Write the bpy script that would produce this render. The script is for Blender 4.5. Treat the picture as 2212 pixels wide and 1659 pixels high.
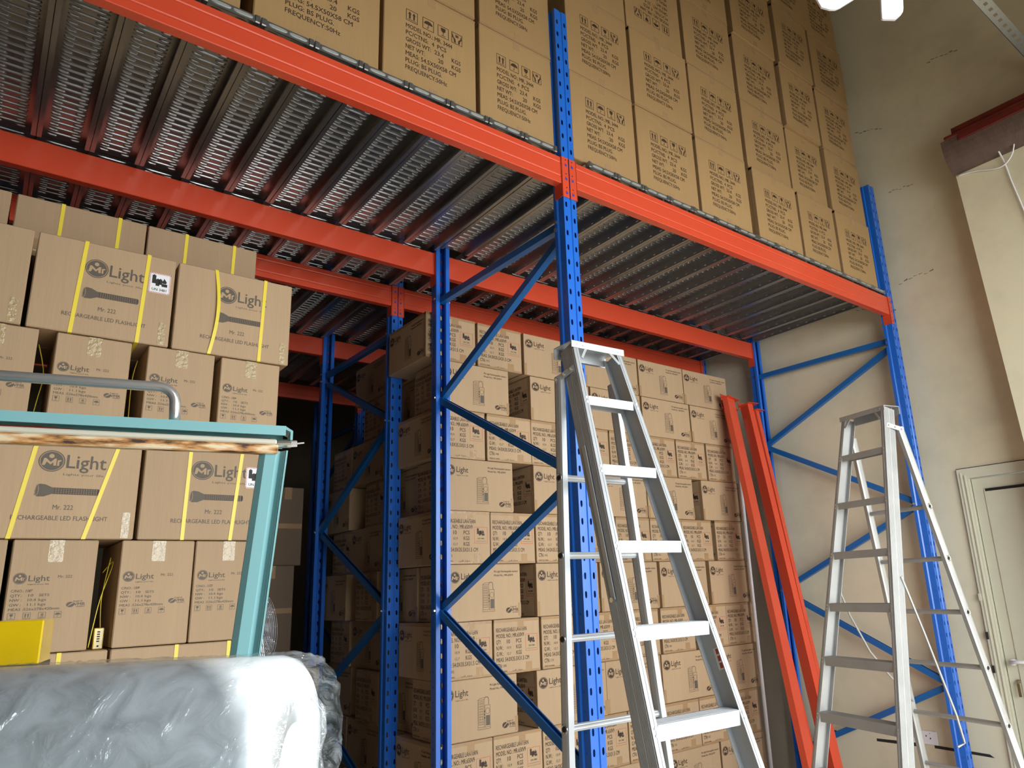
import bpy, math, random
from mathutils import Vector, Matrix
for o in list(bpy.data.objects): bpy.data.objects.remove(o)
S = bpy.context.scene
COL = S.collection
rnd = random.Random(7)

# ------------------------------------------------------------------ camera
W_, H_ = 2212, 1659
F_PX, YAW, PITCH, ROLL = 1542.994, 0.676, 0.258, -0.041
fw = Vector((math.sin(YAW)*math.cos(PITCH), math.cos(YAW)*math.cos(PITCH), math.sin(PITCH)))
r0 = Vector((math.cos(YAW), -math.sin(YAW), 0)); u0 = r0.cross(fw)
rr = r0*math.cos(ROLL) + u0*math.sin(ROLL); uu = -r0*math.sin(ROLL) + u0*math.cos(ROLL)
cd = bpy.data.cameras.new('camera'); cam = bpy.data.objects.new('camera', cd); COL.objects.link(cam)
cam.matrix_world = Matrix(((rr.x, uu.x, -fw.x, -2.262), (rr.y, uu.y, -fw.y, -2.575), (rr.z, uu.z, -fw.z, 1.663), (0, 0, 0, 1)))
cd.sensor_width = 36; cd.sensor_fit = 'HORIZONTAL'; cd.lens = F_PX/W_*36
cd.shift_x = -80.6/W_; cd.shift_y = 33.8/W_; cd.clip_start = 0.02; cd.clip_end = 200
S.camera = cam

# ------------------------------------------------------------------ light, exposure
w = bpy.data.worlds.new('world'); S.world = w; w.use_nodes = True
bg = w.node_tree.nodes['Background']; bg.inputs[0].default_value = (0.80, 0.90, 1.0, 1); bg.inputs[1].default_value = 0.9
def area(name, loc, rot, sx, sy, power, col):
    l = bpy.data.lights.new(name, 'AREA'); l.shape = 'RECTANGLE'; l.size = sx; l.size_y = sy; l.energy = power; l.color = col
    o = bpy.data.objects.new(name, l); COL.objects.link(o); o.location = loc; o.rotation_euler = rot; return o
# daylight entering through the open loading door behind the photographer
area('door_daylight', (0.2, -8.8, 3.5), (math.radians(90), 0, 0), 15.0, 5.0, 2350, (0.94, 0.98, 1.0))
# daylight bounced off the sunlit yard, coming up under the lintel
area('yard_bounce', (0.85, -4.6, 0.1), (math.radians(120), 0, 0), 5.0, 1.0, 14, (1.0, 0.95, 0.86))
sl = bpy.data.lights.new('sun', 'SUN'); sl.energy = 7.0; sl.angle = math.radians(0.6); sl.color = (1, 0.97, 0.92)
sun = bpy.data.objects.new('sun', sl); COL.objects.link(sun)
sun.rotation_euler = Vector((-0.150, 1.0, -0.90)).to_track_quat('-Z', 'Y').to_euler()
S.view_settings.view_transform = 'Standard'; S.view_settings.look = 'None'
S.view_settings.exposure = -0.2; S.view_settings.gamma = 1.0; S.view_settings.use_curve_mapping = False

# ------------------------------------------------------------------ materials
def srgb(r, g, b):
    f = lambda c: (c/255/12.92) if c/255 <= 0.04045 else ((c/255+0.055)/1.055)**2.4
    return (f(r), f(g), f(b), 1)
def mat(name, col, rough=0.5, metal=0.0, noise=0.0, nscale=6.0, bump=0.0, bscale=60.0, rand=0.0, stretch=(1, 1, 1), coat=0.0, alpha=None, spec=None, rvar=0.0):
    m = bpy.data.materials.new(name); m.use_nodes = True; nt = m.node_tree; b = nt.nodes['Principled BSDF']
    b.inputs['Base Color'].default_value = col; b.inputs['Roughness'].default_value = rough; b.inputs['Metallic'].default_value = metal
    if coat: b.inputs['Coat Weight'].default_value = coat; b.inputs['Coat Roughness'].default_value = 0.15
    if spec is not None: b.inputs['Specular IOR Level'].default_value = spec
    tc = nt.nodes.new('ShaderNodeTexCoord'); mp = nt.nodes.new('ShaderNodeMapping'); mp.inputs['Scale'].default_value = stretch
    nt.links.new(tc.outputs['Object'], mp.inputs['Vector'])
    if noise or rand or rvar:
        n = nt.nodes.new('ShaderNodeTexNoise'); n.inputs['Scale'].default_value = nscale; n.inputs['Detail'].default_value = 5
        nt.links.new(mp.outputs[0], n.inputs['Vector'])
        hsv = nt.nodes.new('ShaderNodeHueSaturation'); hsv.inputs['Color'].default_value = col
        mr = nt.nodes.new('ShaderNodeMapRange'); mr.inputs[3].default_value = 1-noise; mr.inputs[4].default_value = 1+noise
        nt.links.new(n.outputs[0], mr.inputs[0])
        val = mr.outputs[0]
        if rand:
            oi = nt.nodes.new('ShaderNodeObjectInfo'); m2 = nt.nodes.new('ShaderNodeMapRange')
            m2.inputs[3].default_value = 1-rand; m2.inputs[4].default_value = 1+rand
            nt.links.new(oi.outputs['Random'], m2.inputs[0])
            mu = nt.nodes.new('ShaderNodeMath'); mu.operation = 'MULTIPLY'
            nt.links.new(mr.outputs[0], mu.inputs[0]); nt.links.new(m2.outputs[0], mu.inputs[1]); val = mu.outputs[0]
        nt.links.new(val, hsv.inputs['Value']); nt.links.new(hsv.outputs[0], b.inputs['Base Color'])
        if rvar:
            m3 = nt.nodes.new('ShaderNodeMapRange'); m3.inputs[3].default_value = rough-rvar; m3.inputs[4].default_value = rough+rvar
            nt.links.new(n.outputs[0], m3.inputs[0]); nt.links.new(m3.outputs[0], b.inputs['Roughness'])
    if bump:
        n2 = nt.nodes.new('ShaderNodeTexNoise'); n2.inputs['Scale'].default_value = bscale; n2.inputs['Detail'].default_value = 3
        nt.links.new(mp.outputs[0], n2.inputs['Vector'])
        bp = nt.nodes.new('ShaderNodeBump'); bp.inputs['Strength'].default_value = bump; bp.inputs['Distance'].default_value = 0.01
        nt.links.new(n2.outputs[0], bp.inputs['Height']); nt.links.new(bp.outputs[0], b.inputs['Normal'])
    return m
M = {}
M['kraft'] = mat('kraft_cardboard', srgb(178, 150, 117), 0.72, noise=0.07, nscale=3.5, bump=0.12, bscale=14, stretch=(6, 6, 0.6), rand=0.05)
M['kraft_shade'] = mat('shade_darkened_cardboard', srgb(116, 98, 80), 0.8, noise=0.08, nscale=3.5, rand=0.1)  # cardboard darkened: shade of the back corner put into its colour
M['kraft_dark'] = mat('kraft_cardboard_plain', srgb(172, 144, 112), 0.74, noise=0.08, nscale=3.5, bump=0.12, bscale=14, stretch=(6, 6, 0.6), rand=0.06)
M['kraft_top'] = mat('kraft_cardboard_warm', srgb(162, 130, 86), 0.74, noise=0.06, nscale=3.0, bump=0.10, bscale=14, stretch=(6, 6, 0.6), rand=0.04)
M['tape'] = mat('brown_packing_tape', srgb(166, 134, 98), 0.25, noise=0.08, nscale=20, bump=0.25, bscale=30)
M['tape_clear'] = mat('clear_packing_tape', srgb(184, 162, 124), 0.16, noise=0.25, nscale=40, bump=1.0, bscale=60, coat=0.6)
M['ink'] = mat('dark_brown_ink', srgb(62, 44, 32), 0.6)
M['ink_grey'] = mat('grey_ink', srgb(92, 82, 70), 0.6)
M['ink_red'] = mat('red_ink', srgb(190, 78, 60), 0.6)
M['white'] = mat('white_sticker', srgb(236, 236, 238), 0.4)
M['black'] = mat('black_ink', srgb(30, 30, 30), 0.6)
M['strap'] = mat('yellow_strap', srgb(236, 212, 62), 0.4, noise=0.04)
M['blue'] = mat('blue_powder_coat', srgb(32, 104, 204), 0.30, noise=0.05, nscale=8, coat=0.3)
M['brace'] = mat('blue_brace_paint', srgb(20, 98, 168), 0.38, noise=0.06)
M['orange'] = mat('orange_powder_coat', srgb(208, 74, 46), 0.34, noise=0.05, nscale=5, coat=0.3)
M['hookblue'] = mat('blue_hook_window', srgb(34, 70, 170), 0.4)
M['galv'] = mat('galvanised_steel', (0.35, 0.36, 0.37, 1), 0.32, metal=0.9, noise=0.12, nscale=25, rvar=0.05)
M['galv_light'] = mat('galvanised_steel_light', (0.62, 0.66, 0.64, 1), 0.4, metal=0.7, noise=0.10, nscale=40)
M['zinc'] = mat('zinc_bolt', (0.75, 0.75, 0.72, 1), 0.25, metal=1.0)
M['alu'] = mat('aluminium', (0.48, 0.50, 0.52, 1), 0.42, metal=0.3, noise=0.10, nscale=9, rvar=0.08)
M['alu_worn'] = mat('worn_aluminium', (0.44, 0.44, 0.43, 1), 0.45, metal=0.5, noise=0.16, nscale=9, rvar=0.08)
M['chrome'] = mat('chrome', (0.85, 0.86, 0.88, 1), 0.20, metal=0.8)
M['teal'] = mat('teal_paint', srgb(128, 180, 184), 0.42, noise=0.05, nscale=12)
M['wood'] = mat('scorched_wood', srgb(215, 190, 150), 0.6)
M['cream'] = mat('cream_paint', srgb(206, 202, 184), 0.4)
M['maroon'] = mat('maroon_paint', srgb(100, 32, 24), 0.45, noise=0.3, nscale=18, bump=0.2)
M['maroon_worn'] = mat('worn_maroon_paint', srgb(92, 74, 64), 0.55, noise=0.35, nscale=11, bump=0.3, stretch=(1, 3, 1))
M['whitepl'] = mat('white_plastic', srgb(238, 238, 242), 0.25)
M['doorpaint'] = mat('white_door_paint', srgb(216, 214, 194), 0.35, noise=0.05)
M['gasket'] = mat('black_gasket', srgb(22, 22, 20), 0.7)
M['yellow'] = mat('glossy_yellow', srgb(222, 186, 10), 0.18, noise=0.06, nscale=14, bump=0.25, bscale=16, coat=0.8)
M['darkband'] = mat('dark_grey_plastic', srgb(60, 62, 70), 0.4)
M['floor'] = mat('concrete_floor', srgb(176, 172, 162), 0.45, noise=0.12, nscale=1.2)
M['ceiling'] = mat('ceiling_paint', srgb(128, 120, 102), 0.8, noise=0.03)
M['key'] = mat('brass_key', (0.35, 0.27, 0.14, 1), 0.35, metal=0.9)
M['film'] = mat('white_stretch_film', srgb(228, 236, 242), 0.25, noise=0.04, coat=0.8)
# walls: painted plaster with faint dirt blotches
def wallmat(name, col):
    m = mat(name, col, 0.75); nt = m.node_tree; b = nt.nodes['Principled BSDF']
    tc = nt.nodes.new('ShaderNodeTexCoord'); n = nt.nodes.new('ShaderNodeTexNoise'); n.inputs['Scale'].default_value = 1.7; n.inputs['Detail'].default_value = 8; n.inputs['Roughness'].default_value = 0.65
    cr = nt.nodes.new('ShaderNodeValToRGB'); cr.color_ramp.elements[0].position = 0.30; cr.color_ramp.elements[0].color = tuple(c*0.86 for c in col[:3])+(1,)
    cr.color_ramp.elements[1].position = 0.52; cr.color_ramp.elements[1].color = col
    nt.links.new(tc.outputs['Object'], n.inputs[0]); nt.links.new(n.outputs[0], cr.inputs[0]); nt.links.new(cr.outputs[0], b.inputs['Base Color'])
    return m
M['wall'] = wallmat('cream_wall_paint', srgb(222, 212, 184))
M['walldark'] = wallmat('bounce_darkened_wall', srgb(120, 108, 88))  # unseen walls coloured dark to cut bounce light and keep the interior dim
M['wall2'] = wallmat('pale_column_paint', srgb(228, 220, 190))
M['scuff'] = mat('dark_scuff', srgb(40, 38, 34), 0.8)
M['pencil'] = mat('grey_scuff', srgb(128, 122, 102), 0.8)
# scorched batten colour ramp
nt = M['wood'].node_tree; b = nt.nodes['Principled BSDF']; tc = nt.nodes.new('ShaderNodeTexCoord'); mp = nt.nodes.new('ShaderNodeMapping'); mp.inputs['Scale'].default_value = (14, 60, 60)
n = nt.nodes.new('ShaderNodeTexNoise'); n.inputs['Scale'].default_value = 1.5; n.inputs['Detail'].default_value = 6
cr = nt.nodes.new('ShaderNodeValToRGB'); cr.color_ramp.elements[0].position = 0.36; cr.color_ramp.elements[0].color = srgb(66, 44, 36); cr.color_ramp.elements[1].position = 0.60; cr.color_ramp.elements[1].color = srgb(226, 206, 172)
e = cr.color_ramp.elements.new(0.47); e.color = srgb(196, 140, 78)
nt.links.new(tc.outputs['Object'], mp.inputs[0]); nt.links.new(mp.outputs[0], n.inputs[0]); nt.links.new(n.outputs[0], cr.inputs[0]); nt.links.new(cr.outputs[0], b.inputs['Base Color'])
# clear crumpled polythene
def plastic():
    m = bpy.data.materials.new('crumpled_clear_polythene'); m.use_nodes = True; nt = m.node_tree; nt.nodes.clear()
    out = nt.nodes.new('ShaderNodeOutputMaterial'); mix = nt.nodes.new('ShaderNodeMixShader'); tr = nt.nodes.new('ShaderNodeBsdfTransparent'); tr.inputs[0].default_value = (0.93, 0.95, 0.96, 1)
    gl = nt.nodes.new('ShaderNodeBsdfPrincipled'); gl.inputs['Base Color'].default_value = (0.55, 0.58, 0.60, 1); gl.inputs['Metallic'].default_value = 0.55; gl.inputs['Roughness'].default_value = 0.10; gl.inputs['Coat Weight'].default_value = 1
    tc = nt.nodes.new('ShaderNodeTexCoord'); n = nt.nodes.new('ShaderNodeTexNoise'); n.inputs['Scale'].default_value = 24; n.inputs['Detail'].default_value = 4; n.inputs['Distortion'].default_value = 0.9
    bp = nt.nodes.new('ShaderNodeBump'); bp.inputs['Strength'].default_value = 1.0; bp.inputs['Distance'].default_value = 0.028
    mr = nt.nodes.new('ShaderNodeMapRange'); mr.inputs[1].default_value = 0.35; mr.inputs[2].default_value = 0.7; mr.inputs[3].default_value = 0.10; mr.inputs[4].default_value = 0.38
    nt.links.new(tc.outputs['Object'], n.inputs[0]); nt.links.new(n.outputs[0], bp.inputs['Height']); nt.links.new(bp.outputs[0], gl.inputs['Normal'])
    nt.links.new(n.outputs[0], mr.inputs[0]); nt.links.new(mr.outputs[0], mix.inputs[0]); nt.links.new(tr.outputs[0], mix.inputs[1]); nt.links.new(gl.outputs[0], mix.inputs[2]); nt.links.new(mix.outputs[0], out.inputs[0])
    return m
M['poly'] = plastic()

# ------------------------------------------------------------------ mesh builder
class MB:
    def __init__(s): s.v = []; s.f = []; s.m = []; s.mats = []
    def mi(s, m):
        m = M[m] if isinstance(m, str) else m
        if m not in s.mats: s.mats.append(m)
        return s.mats.index(m)
    def add(s, vs, fs, m):
        k = len(s.v); s.v += [tuple(v) for v in vs]; i = s.mi(m)
        for f in fs: s.f.append(tuple(k+j for j in f)); s.m.append(i)
    def box(s, x0, x1, y0, y1, z0, z1, m, c=0.0):
        if c <= 0:
            vs = [(x, y, z) for x in (x0, x1) for y in (y0, y1) for z in (z0, z1)]
            s.add(vs, [(0, 1, 3, 2), (4, 6, 7, 5), (0, 4, 5, 1), (2, 3, 7, 6), (0, 2, 6, 4), (1, 5, 7, 3)], m); return
        vs = []; idx = {}
        X = (x0, x1); Y = (y0, y1); Z = (z0, z1)
        for i in (0, 1):
            for j in (0, 1):
                for k in (0, 1):
                    si, sj, sk = (1, -1)[i], (1, -1)[j], (1, -1)[k]
                    idx[(i, j, k, 'x')] = len(vs); vs.append((X[i], Y[j]+sj*c, Z[k]+sk*c))
                    idx[(i, j, k, 'y')] = len(vs); vs.append((X[i]+si*c, Y[j], Z[k]+sk*c))
                    idx[(i, j, k, 'z')] = len(vs); vs.append((X[i]+si*c, Y[j]+sj*c, Z[k]))
        g = lambda i, j, k, a: idx[(i, j, k, a)]
        fs = []
        for i in (0, 1):
            q = [g(i, 0, 0, 'x'), g(i, 1, 0, 'x'), g(i, 1, 1, 'x'), g(i, 0, 1, 'x')]; fs.append(q if i else q[::-1])
            q = [g(0, i, 0, 'y'), g(0, i, 1, 'y'), g(1, i, 1, 'y'), g(1, i, 0, 'y')]; fs.append(q if i else q[::-1])
            q = [g(0, 0, i, 'z'), g(1, 0, i, 'z'), g(1, 1, i, 'z'), g(0, 1, i, 'z')]; fs.append(q if i else q[::-1])
        for i in (0, 1):
            for j in (0, 1):
                fs.append([g(i, j, 0, 'x'), g(i, j, 0, 'y'), g(i, j, 1, 'y'), g(i, j, 1, 'x')])
                fs.append([g(i, 0, j, 'x'), g(i, 0, j, 'z'), g(i, 1, j, 'z'), g(i, 1, j, 'x')])
                fs.append([g(0, i, j, 'y'), g(0, i, j, 'z'), g(1, i, j, 'z'), g(1, i, j, 'y')])
                for k in (0, 1): fs.append([g(i, j, k, 'x'), g(i, j, k, 'y'), g(i, j, k, 'z')])
        s.add(vs, fs, m)
    def prism(s, pts, p0, ex, ey, ev, m, closed=True):
        """profile pts (a,b) in the plane ex,ey at p0, swept along ev"""
        p0 = Vector(p0); ex = Vector(ex); ey = Vector(ey); ev = Vector(ev); n = len(pts)
        vs = [p0+ex*a+ey*b for a, b in pts]; vs += [v+ev for v in vs]
        rng = range(n) if closed else range(n-1)
        fs = [(i, (i+1) % n, (i+1) % n+n, i+n) for i in rng]
        if closed: fs += [tuple(range(n-1, -1, -1)), tuple(range(n, 2*n))]
        s.add(vs, fs, m)
    def strip(s, pts, t, p0, ex, ey, ev, m):
        """open profile polyline given a thickness t, swept along ev"""
        P = [Vector((a, b)) for a, b in pts]; L = []; R = []
        for i, p in enumerate(P):
            d = (P[min(i+1, len(P)-1)]-P[max(i-1, 0)]).normalized(); nn = Vector((-d.y, d.x))
            if 0 < i < len(P)-1:
                d1 = (P[i]-P[i-1]).normalized(); nn1 = Vector((-d1.y, d1.x)); c = max(0.5, nn.dot(nn1)); nn = nn/c
            L.append(p+nn*t/2); R.append(p-nn*t/2)
        for i in range(len(P)-1):
            s.prism([L[i], L[i+1], R[i+1], R[i]], p0, ex, ey, ev, m)
    def tube(s, pts, r, m, n=10, cap=True):
        P = [Vector(p) for p in pts]; k = len(s.v); vs = []; prev = None
        for i, p in enumerate(P):
            d = (P[min(i+1, len(P)-1)]-P[max(i-1, 0)]).normalized()
            a = prev if prev is not None else (Vector((0, 0, 1)) if abs(d.z) < .9 else Vector((1, 0, 0)))
            x = (a-d*a.dot(d)).normalized(); prev = x; y = d.cross(x)
            ri = r[i] if isinstance(r, (list, tuple)) else r
            vs += [p+(x*math.cos(2*math.pi*j/n)+y*math.sin(2*math.pi*j/n))*ri for j in range(n)]
        fs = [(i*n+j, i*n+(j+1) % n, (i+1)*n+(j+1) % n, (i+1)*n+j) for i in range(len(P)-1) for j in range(n)]
        if cap: fs += [tuple(range(n-1, -1, -1)), tuple((len(P)-1)*n+j for j in range(n))]
        s.add(vs, fs, m)
    def bar(s, a, b, wx, wy, up, m):
        a = Vector(a); b = Vector(b); d = b-a; dn = d.normalized(); x = Vector(up).cross(dn).normalized(); y = dn.cross(x)
        s.prism([(-wx/2, -wy/2), (wx/2, -wy/2), (wx/2, wy/2), (-wx/2, wy/2)], a, x, y, d, m)
    def poly(s, pts3, m): s.add(pts3, [tuple(range(len(pts3)))], m)
    def build(s, name, parent=None, smooth=False):
        me = bpy.data.meshes.new(name); me.from_pydata(s.v, [], s.f); me.update()
        for mm in s.mats: me.materials.append(mm)
        me.polygons.foreach_set('material_index', s.m)
        if smooth: me.polygons.foreach_set('use_smooth', [True]*len(me.polygons))
        o = bpy.data.objects.new(name, me); COL.objects.link(o)
        if parent is not None: o.parent = parent
        return o
def tag(o, label=None, cat=None, group=None, kind=None):
    if label: o['label'] = label
    if cat: o['category'] = cat
    if group: o['group'] = group
    if kind: o['kind'] = kind
    return o
def empty(name, loc=(0, 0, 0), rz=0.0, rot=None):
    o = bpy.data.objects.new(name, None); COL.objects.link(o); o.empty_display_size = 0.05
    o.location = loc; o.rotation_euler = rot or (0, 0, rz); return o
def copy_tree(o, parent=None):
    c = o.copy(); COL.objects.link(c); c.parent = parent
    for ch in [x for x in KIDS.get(o.name, [])]: copy_tree(ch, c)
    return c
KIDS = {}
def regkids(root):
    for o in COL.objects:
        if o.parent: KIDS.setdefault(o.parent.name, [])
    def rec(o):
        ks = [x for x in COL.objects if x.parent == o]; KIDS[o.name] = ks
        for k in ks: rec(k)
    rec(root); return root
ORD = ['first', 'second', 'third', 'fourth', 'fifth', 'sixth', 'seventh', 'eighth', 'ninth', 'tenth', 'eleventh', 'twelfth', 'thirteenth', 'fourteenth', 'fifteenth', 'sixteenth', 'seventeenth', 'eighteenth', 'nineteenth', 'twentieth']

# ------------------------------------------------------------------ the setting
def wallbox(name, x0, x1, y0, y1, z0, z1, m='wall', kind='structure'):
    b = MB(); b.box(x0, x1, y0, y1, z0, z1, m); return tag(b.build(name), kind=kind)
RH = 8.2
fl = wallbox('floor', -6, 3.62, -4.1, 9, -0.2, 0, 'floor')
wallbox('ceiling', -6, 3.62, -4.1, 9, RH, RH+.2, 'ceiling')
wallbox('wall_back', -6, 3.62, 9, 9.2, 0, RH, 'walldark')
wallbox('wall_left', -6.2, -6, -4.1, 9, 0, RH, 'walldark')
# right wall with the door hole
b = MB(); X0, X1 = 3.62, 3.82
DY0, DY1, DZ = -1.16, -0.235, 2.42
b.box(X0, X1, DY1, 9, 0, RH, 'wall'); b.box(X0, X1, -4.1, DY0, 0, RH, 'wall'); b.box(X0, X1, DY0, DY1, DZ, RH, 'wall')
def patch(pts, m, x=3.6195): b.poly([(x, y, z) for y, z in pts], m)
# chased slots and scuffs in the plaster
patch([(1.20, .428), (1.03, .405), (1.03, .388), (1.20, .412)], 'scuff'); patch([(.74, .395), (.37, .405), (.36, .378), (.74, .374)], 'scuff')
patch([(.285, .404), (-.10, .392), (-.13, .372), (.285, .382)], 'scuff')
for (px, pz, ln, sl_) in ((0.35, 3.95, .35, .12), (-.05, 4.05, .3, -.02), (-0.1, 4.9, .22, .03), (.1, 5.6, .25, .08), (-.6, 5.9, .25, .05), (2.0, 3.45, .05, .0)):
    for q in range(7):
        y = px-ln*q/7; z = pz-sl_*q/7+rnd.uniform(-.012, .012)
        patch([(y, z), (y-ln/9, z-sl_/7+rnd.uniform(-.01, .01)), (y-ln/9, z-sl_/7-.006), (y, z-.007)], 'pencil')
tag(b.build('wall_right'), kind='structure')
# front wall: loading door opening x -1.7..3.4, z 0..3.8
b = MB(); b.box(-6, -1.7, -4.1, -3.95, 0, RH, 'wall'); b.box(3.4, 3.62, -4.1, -3.95, 0, RH, 'wall'); b.box(-1.7, 3.4, -4.1, -3.95, 3.8, RH, 'wall')
tag(b.build('wall_front'), kind='structure')
b = MB(); b.box(-25, 25, -30, -4.1, -0.25, -0.05, 'floor'); tag(b.build('floor_yard'), kind='structure')
# pale column standing proud of the right wall, its edge slightly out of plumb
b = MB(); e0 = lambda z: -0.714-(4.656-z)*0.036
vs = [(3.40, e0(0), 0), (3.62, e0(0), 0), (3.62, -2.6, 0), (3.40, -2.6, 0), (3.40, e0(4.66), 4.66), (3.62, e0(4.66), 4.66), (3.62, -2.6, 4.66), (3.40, -2.6, 4.66)]
b.add(vs, [(0, 1, 2, 3), (7, 6, 5, 4), (0, 4, 5, 1), (1, 5, 6, 2), (2, 6, 7, 3), (3, 7, 4, 0)], 'wall2')
tag(b.build('trim_1'), kind='structure')

# ------------------------------------------------------------------ door_1
d = tag(empty('door_1', (3.62, DY1, 0)), 'white metal door with dark gasket line in the right wall', 'door', kind='structure')
b = MB(); w_ = DY0-DY1
for (ya, yb, za, zb, xa, xb, m) in ((0, -.075, 0, DZ, -.02, .1, 'doorpaint'), (w_, w_+.075, 0, DZ, -.02, .1, 'doorpaint'), (-.0751, w_+.0751, DZ-.075, DZ, -.0201, .1, 'doorpaint'),
                                    (.006, 0, 0, DZ+.006, -.004, .06, 'gasket'), (w_-.006, .006, DZ, DZ+.007, -.004, .06, 'gasket'),
                                    (-.022, -.03, 0, DZ-.03, -.026, -.018, 'doorpaint'), (-.05, -.058, 0, DZ-.05, -.028, -.018, 'doorpaint')):
    b.box(xa, xb, min(ya, yb), max(ya, yb), za, zb, m)
b.build('door_frame', d)
b = MB(); b.box(.01, .05, w_+.08, -.08, .02, DZ-.08, 'doorpaint', .004); b.box(.002, .01, w_+.16, -.16, .12, DZ-.17, 'doorpaint'); b.box(-.001, .003, w_+.17, -.17, DZ-.185, DZ-.165, 'gasket')
dp = b.build('door_panel', d)
b = MB(); b.tube([(.01, -.145, 1.03), (-.05, -.145, 1.03)], .022, 'whitepl', 14); b.tube([(-.05, -.135, 1.03), (-.055, -.19, 1.035), (-.05, -.27, 1.035)], .012, 'whitepl', 10); b.build('door_handle', d, True)
b = MB(); b.tube([(.01, -.145, .9), (-.006, -.145, .9)], .014, 'zinc', 12); b.box(-.03, -.006, -.147, -.143, .88, .905, 'key'); b.box(-.026, -.02, -.155, -.138, .80, .885, 'key'); b.build('door_key', d)
b = MB()
for z in (.95, 1.18, 1.45): b.box(-.03, 0, -.012, .004, z, z+.05, 'doorpaint' if z > 1.4 else 'scuff')
b.build('door_hinge', d)

# ------------------------------------------------------------------ racking
L = 3.52; D = 1.42; G = 0.60; ZB = 3.75; BH = 0.16; PW = 0.088; PD = 0.074; ZD = 3.955
def post_mesh(top):
    """web at y=0 facing -Y, open toward +Y"""
    b = MB(); h = PW/2; m = 'blue'; t = .003
    def cell(x0, x1, z0, z1, hx, hz, pt, nrm):
        """rectangular cell with a hex slot cut out; pt maps (a,z)->xyz"""
        cx = (x0+x1)/2; cz = (z0+z1)/2
        inner = [(cx-hx, cz-hz*.55), (cx-hx*.5, cz-hz), (cx+hx*.5, cz-hz), (cx+hx, cz-hz*.55), (cx+hx, cz+hz*.55), (cx+hx*.5, cz+hz), (cx-hx*.5, cz+hz), (cx-hx, cz+hz*.55)]
        outer = [(x0, cz-hz*.55), (cx-hx*.5, z0), (cx+hx*.5, z0), (x1, cz-hz*.55), (x1, cz+hz*.55), (cx+hx*.5, z1), (cx-hx*.5, z1), (x0, cz+hz*.55)]
        cor = {1: (x0, z0), 3: (x1, z0), 5: (x1, z1), 7: (x0, z1)}
        vs = [pt(*p) for p in inner]+[pt(*p) for p in outer]
        fs = [(i, (i+1) % 8, 8+(i+1) % 8, 8+i) for i in range(8)]
        k = 16
        for i, (a, c) in enumerate(((0, 1), (2, 3), (4, 5), (6, 7))):
            vs.append(pt(*[(x0, z0), (x1, z0), (x1, z1), (x0, z1)][i])); fs.append((8+a, k+i, 8+c))
        ins = [tuple(Vector(pt(*p))+Vector(nrm)*t) for p in inner]; vs += ins
        fs += [(20+i, 20+(i+1) % 8, (i+1) % 8, i) for i in range(8)]
        b.add(vs, fs, m)
    P_ = .0835; nrow = int(top/P_); z = 0
    g0, g1 = .010, .006
    for k in range(nrow+1):
        z0 = k*P_; z1 = min(top, z0+P_)
        if z1-z0 > .06:
            for sgn in (-1, 1):
                x0, x1 = (-h, -g0) if sgn < 0 else (g0, h)
                cell(x0, x1, z0, z1, .0065, .0155, lambda a, zz: (a, 0, zz), (0, 1, 0))
                cell(.012, .044, z0, z1, .004, .005, lambda a, zz, q=sgn: (q*h, a, zz), (-sgn, 0, 0))
        else:
            for sgn in (-1, 1):
                x0, x1 = (-h, -g0) if sgn < 0 else (g0, h)
                b.add([(x0, 0, z0), (x1, 0, z0), (x1, 0, z1), (x0, 0, z1)], [(0, 1, 2, 3)], m)
                b.add([(sgn*h, .012, z0), (sgn*h, .044, z0), (sgn*h, .044, z1), (sgn*h, .012, z1)], [(0, 1, 2, 3)], m)
    zt = top
    for x0, y0, x1, y1 in ((-g0, 0, -g1, .005), (-g1, .005, g1, .005), (g1, .005, g0, 0)):
        b.add([(x0, y0, 0), (x1, y1, 0), (x1, y1, zt), (x0, y0, zt)], [(0, 1, 2, 3)], m)
    for s_ in (-1, 1):
        b.add([(s_*h, 0, 0), (s_*h, .012, 0), (s_*h, .012, zt), (s_*h, 0, zt)], [(0, 1, 2, 3)], m)
        # inner skin so the section has thickness, plus step and lip
        b.add([(s_*(h-t), t, 0), (s_*(h-t), .044, 0), (s_*(h-t), .044, zt), (s_*(h-t), t, zt)], [(0, 1, 2, 3)], m)
        b.strip([(s_*h, .044), (s_*(h+.006), .052), (s_*(h+.006), PD), (s_*(h-.020), PD), (s_*(h-.022), PD-.012)], .0025, (0, 0, 0), (1, 0, 0), (0, 1, 0), (0, 0, zt), m)
    me = b.build('upright_post'); mesh = me.data; bpy.data.objects.remove(me); return mesh
PM = {}
def post(parent, y, top, flip):
    key = round(top, 3)
    if key not in PM: PM[key] = post_mesh(top)
    o = bpy.data.objects.new('upright_post', PM[key]); COL.objects.link(o); o.parent = parent; o.location = (0, y, 0)
    if flip: o.rotation_euler = (0, 0, math.pi)
    return o
def brace_bar(parent, y0, z0, y1, z1, xo):
    a = Vector((xo, y0, z0)); c = Vector((xo, y1, z1)); dd = c-a; dn = dd.normalized(); up = Vector((1, 0, 0)).cross(dn)
    if up.z < 0: up = -up
    b = MB(); b.strip([(-.018, .020), (-.018, -.020), (.018, -.020), (.018, .020)], .003, a, (1, 0, 0), up, dd, 'brace')
    b.strip([(.018, .020), (.010, .021)], .003, a, (1, 0, 0), up, dd, 'brace'); b.strip([(-.018, .020), (-.010, .021)], .003, a, (1, 0, 0), up, dd, 'brace')
    return b.build('brace', parent)
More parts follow.
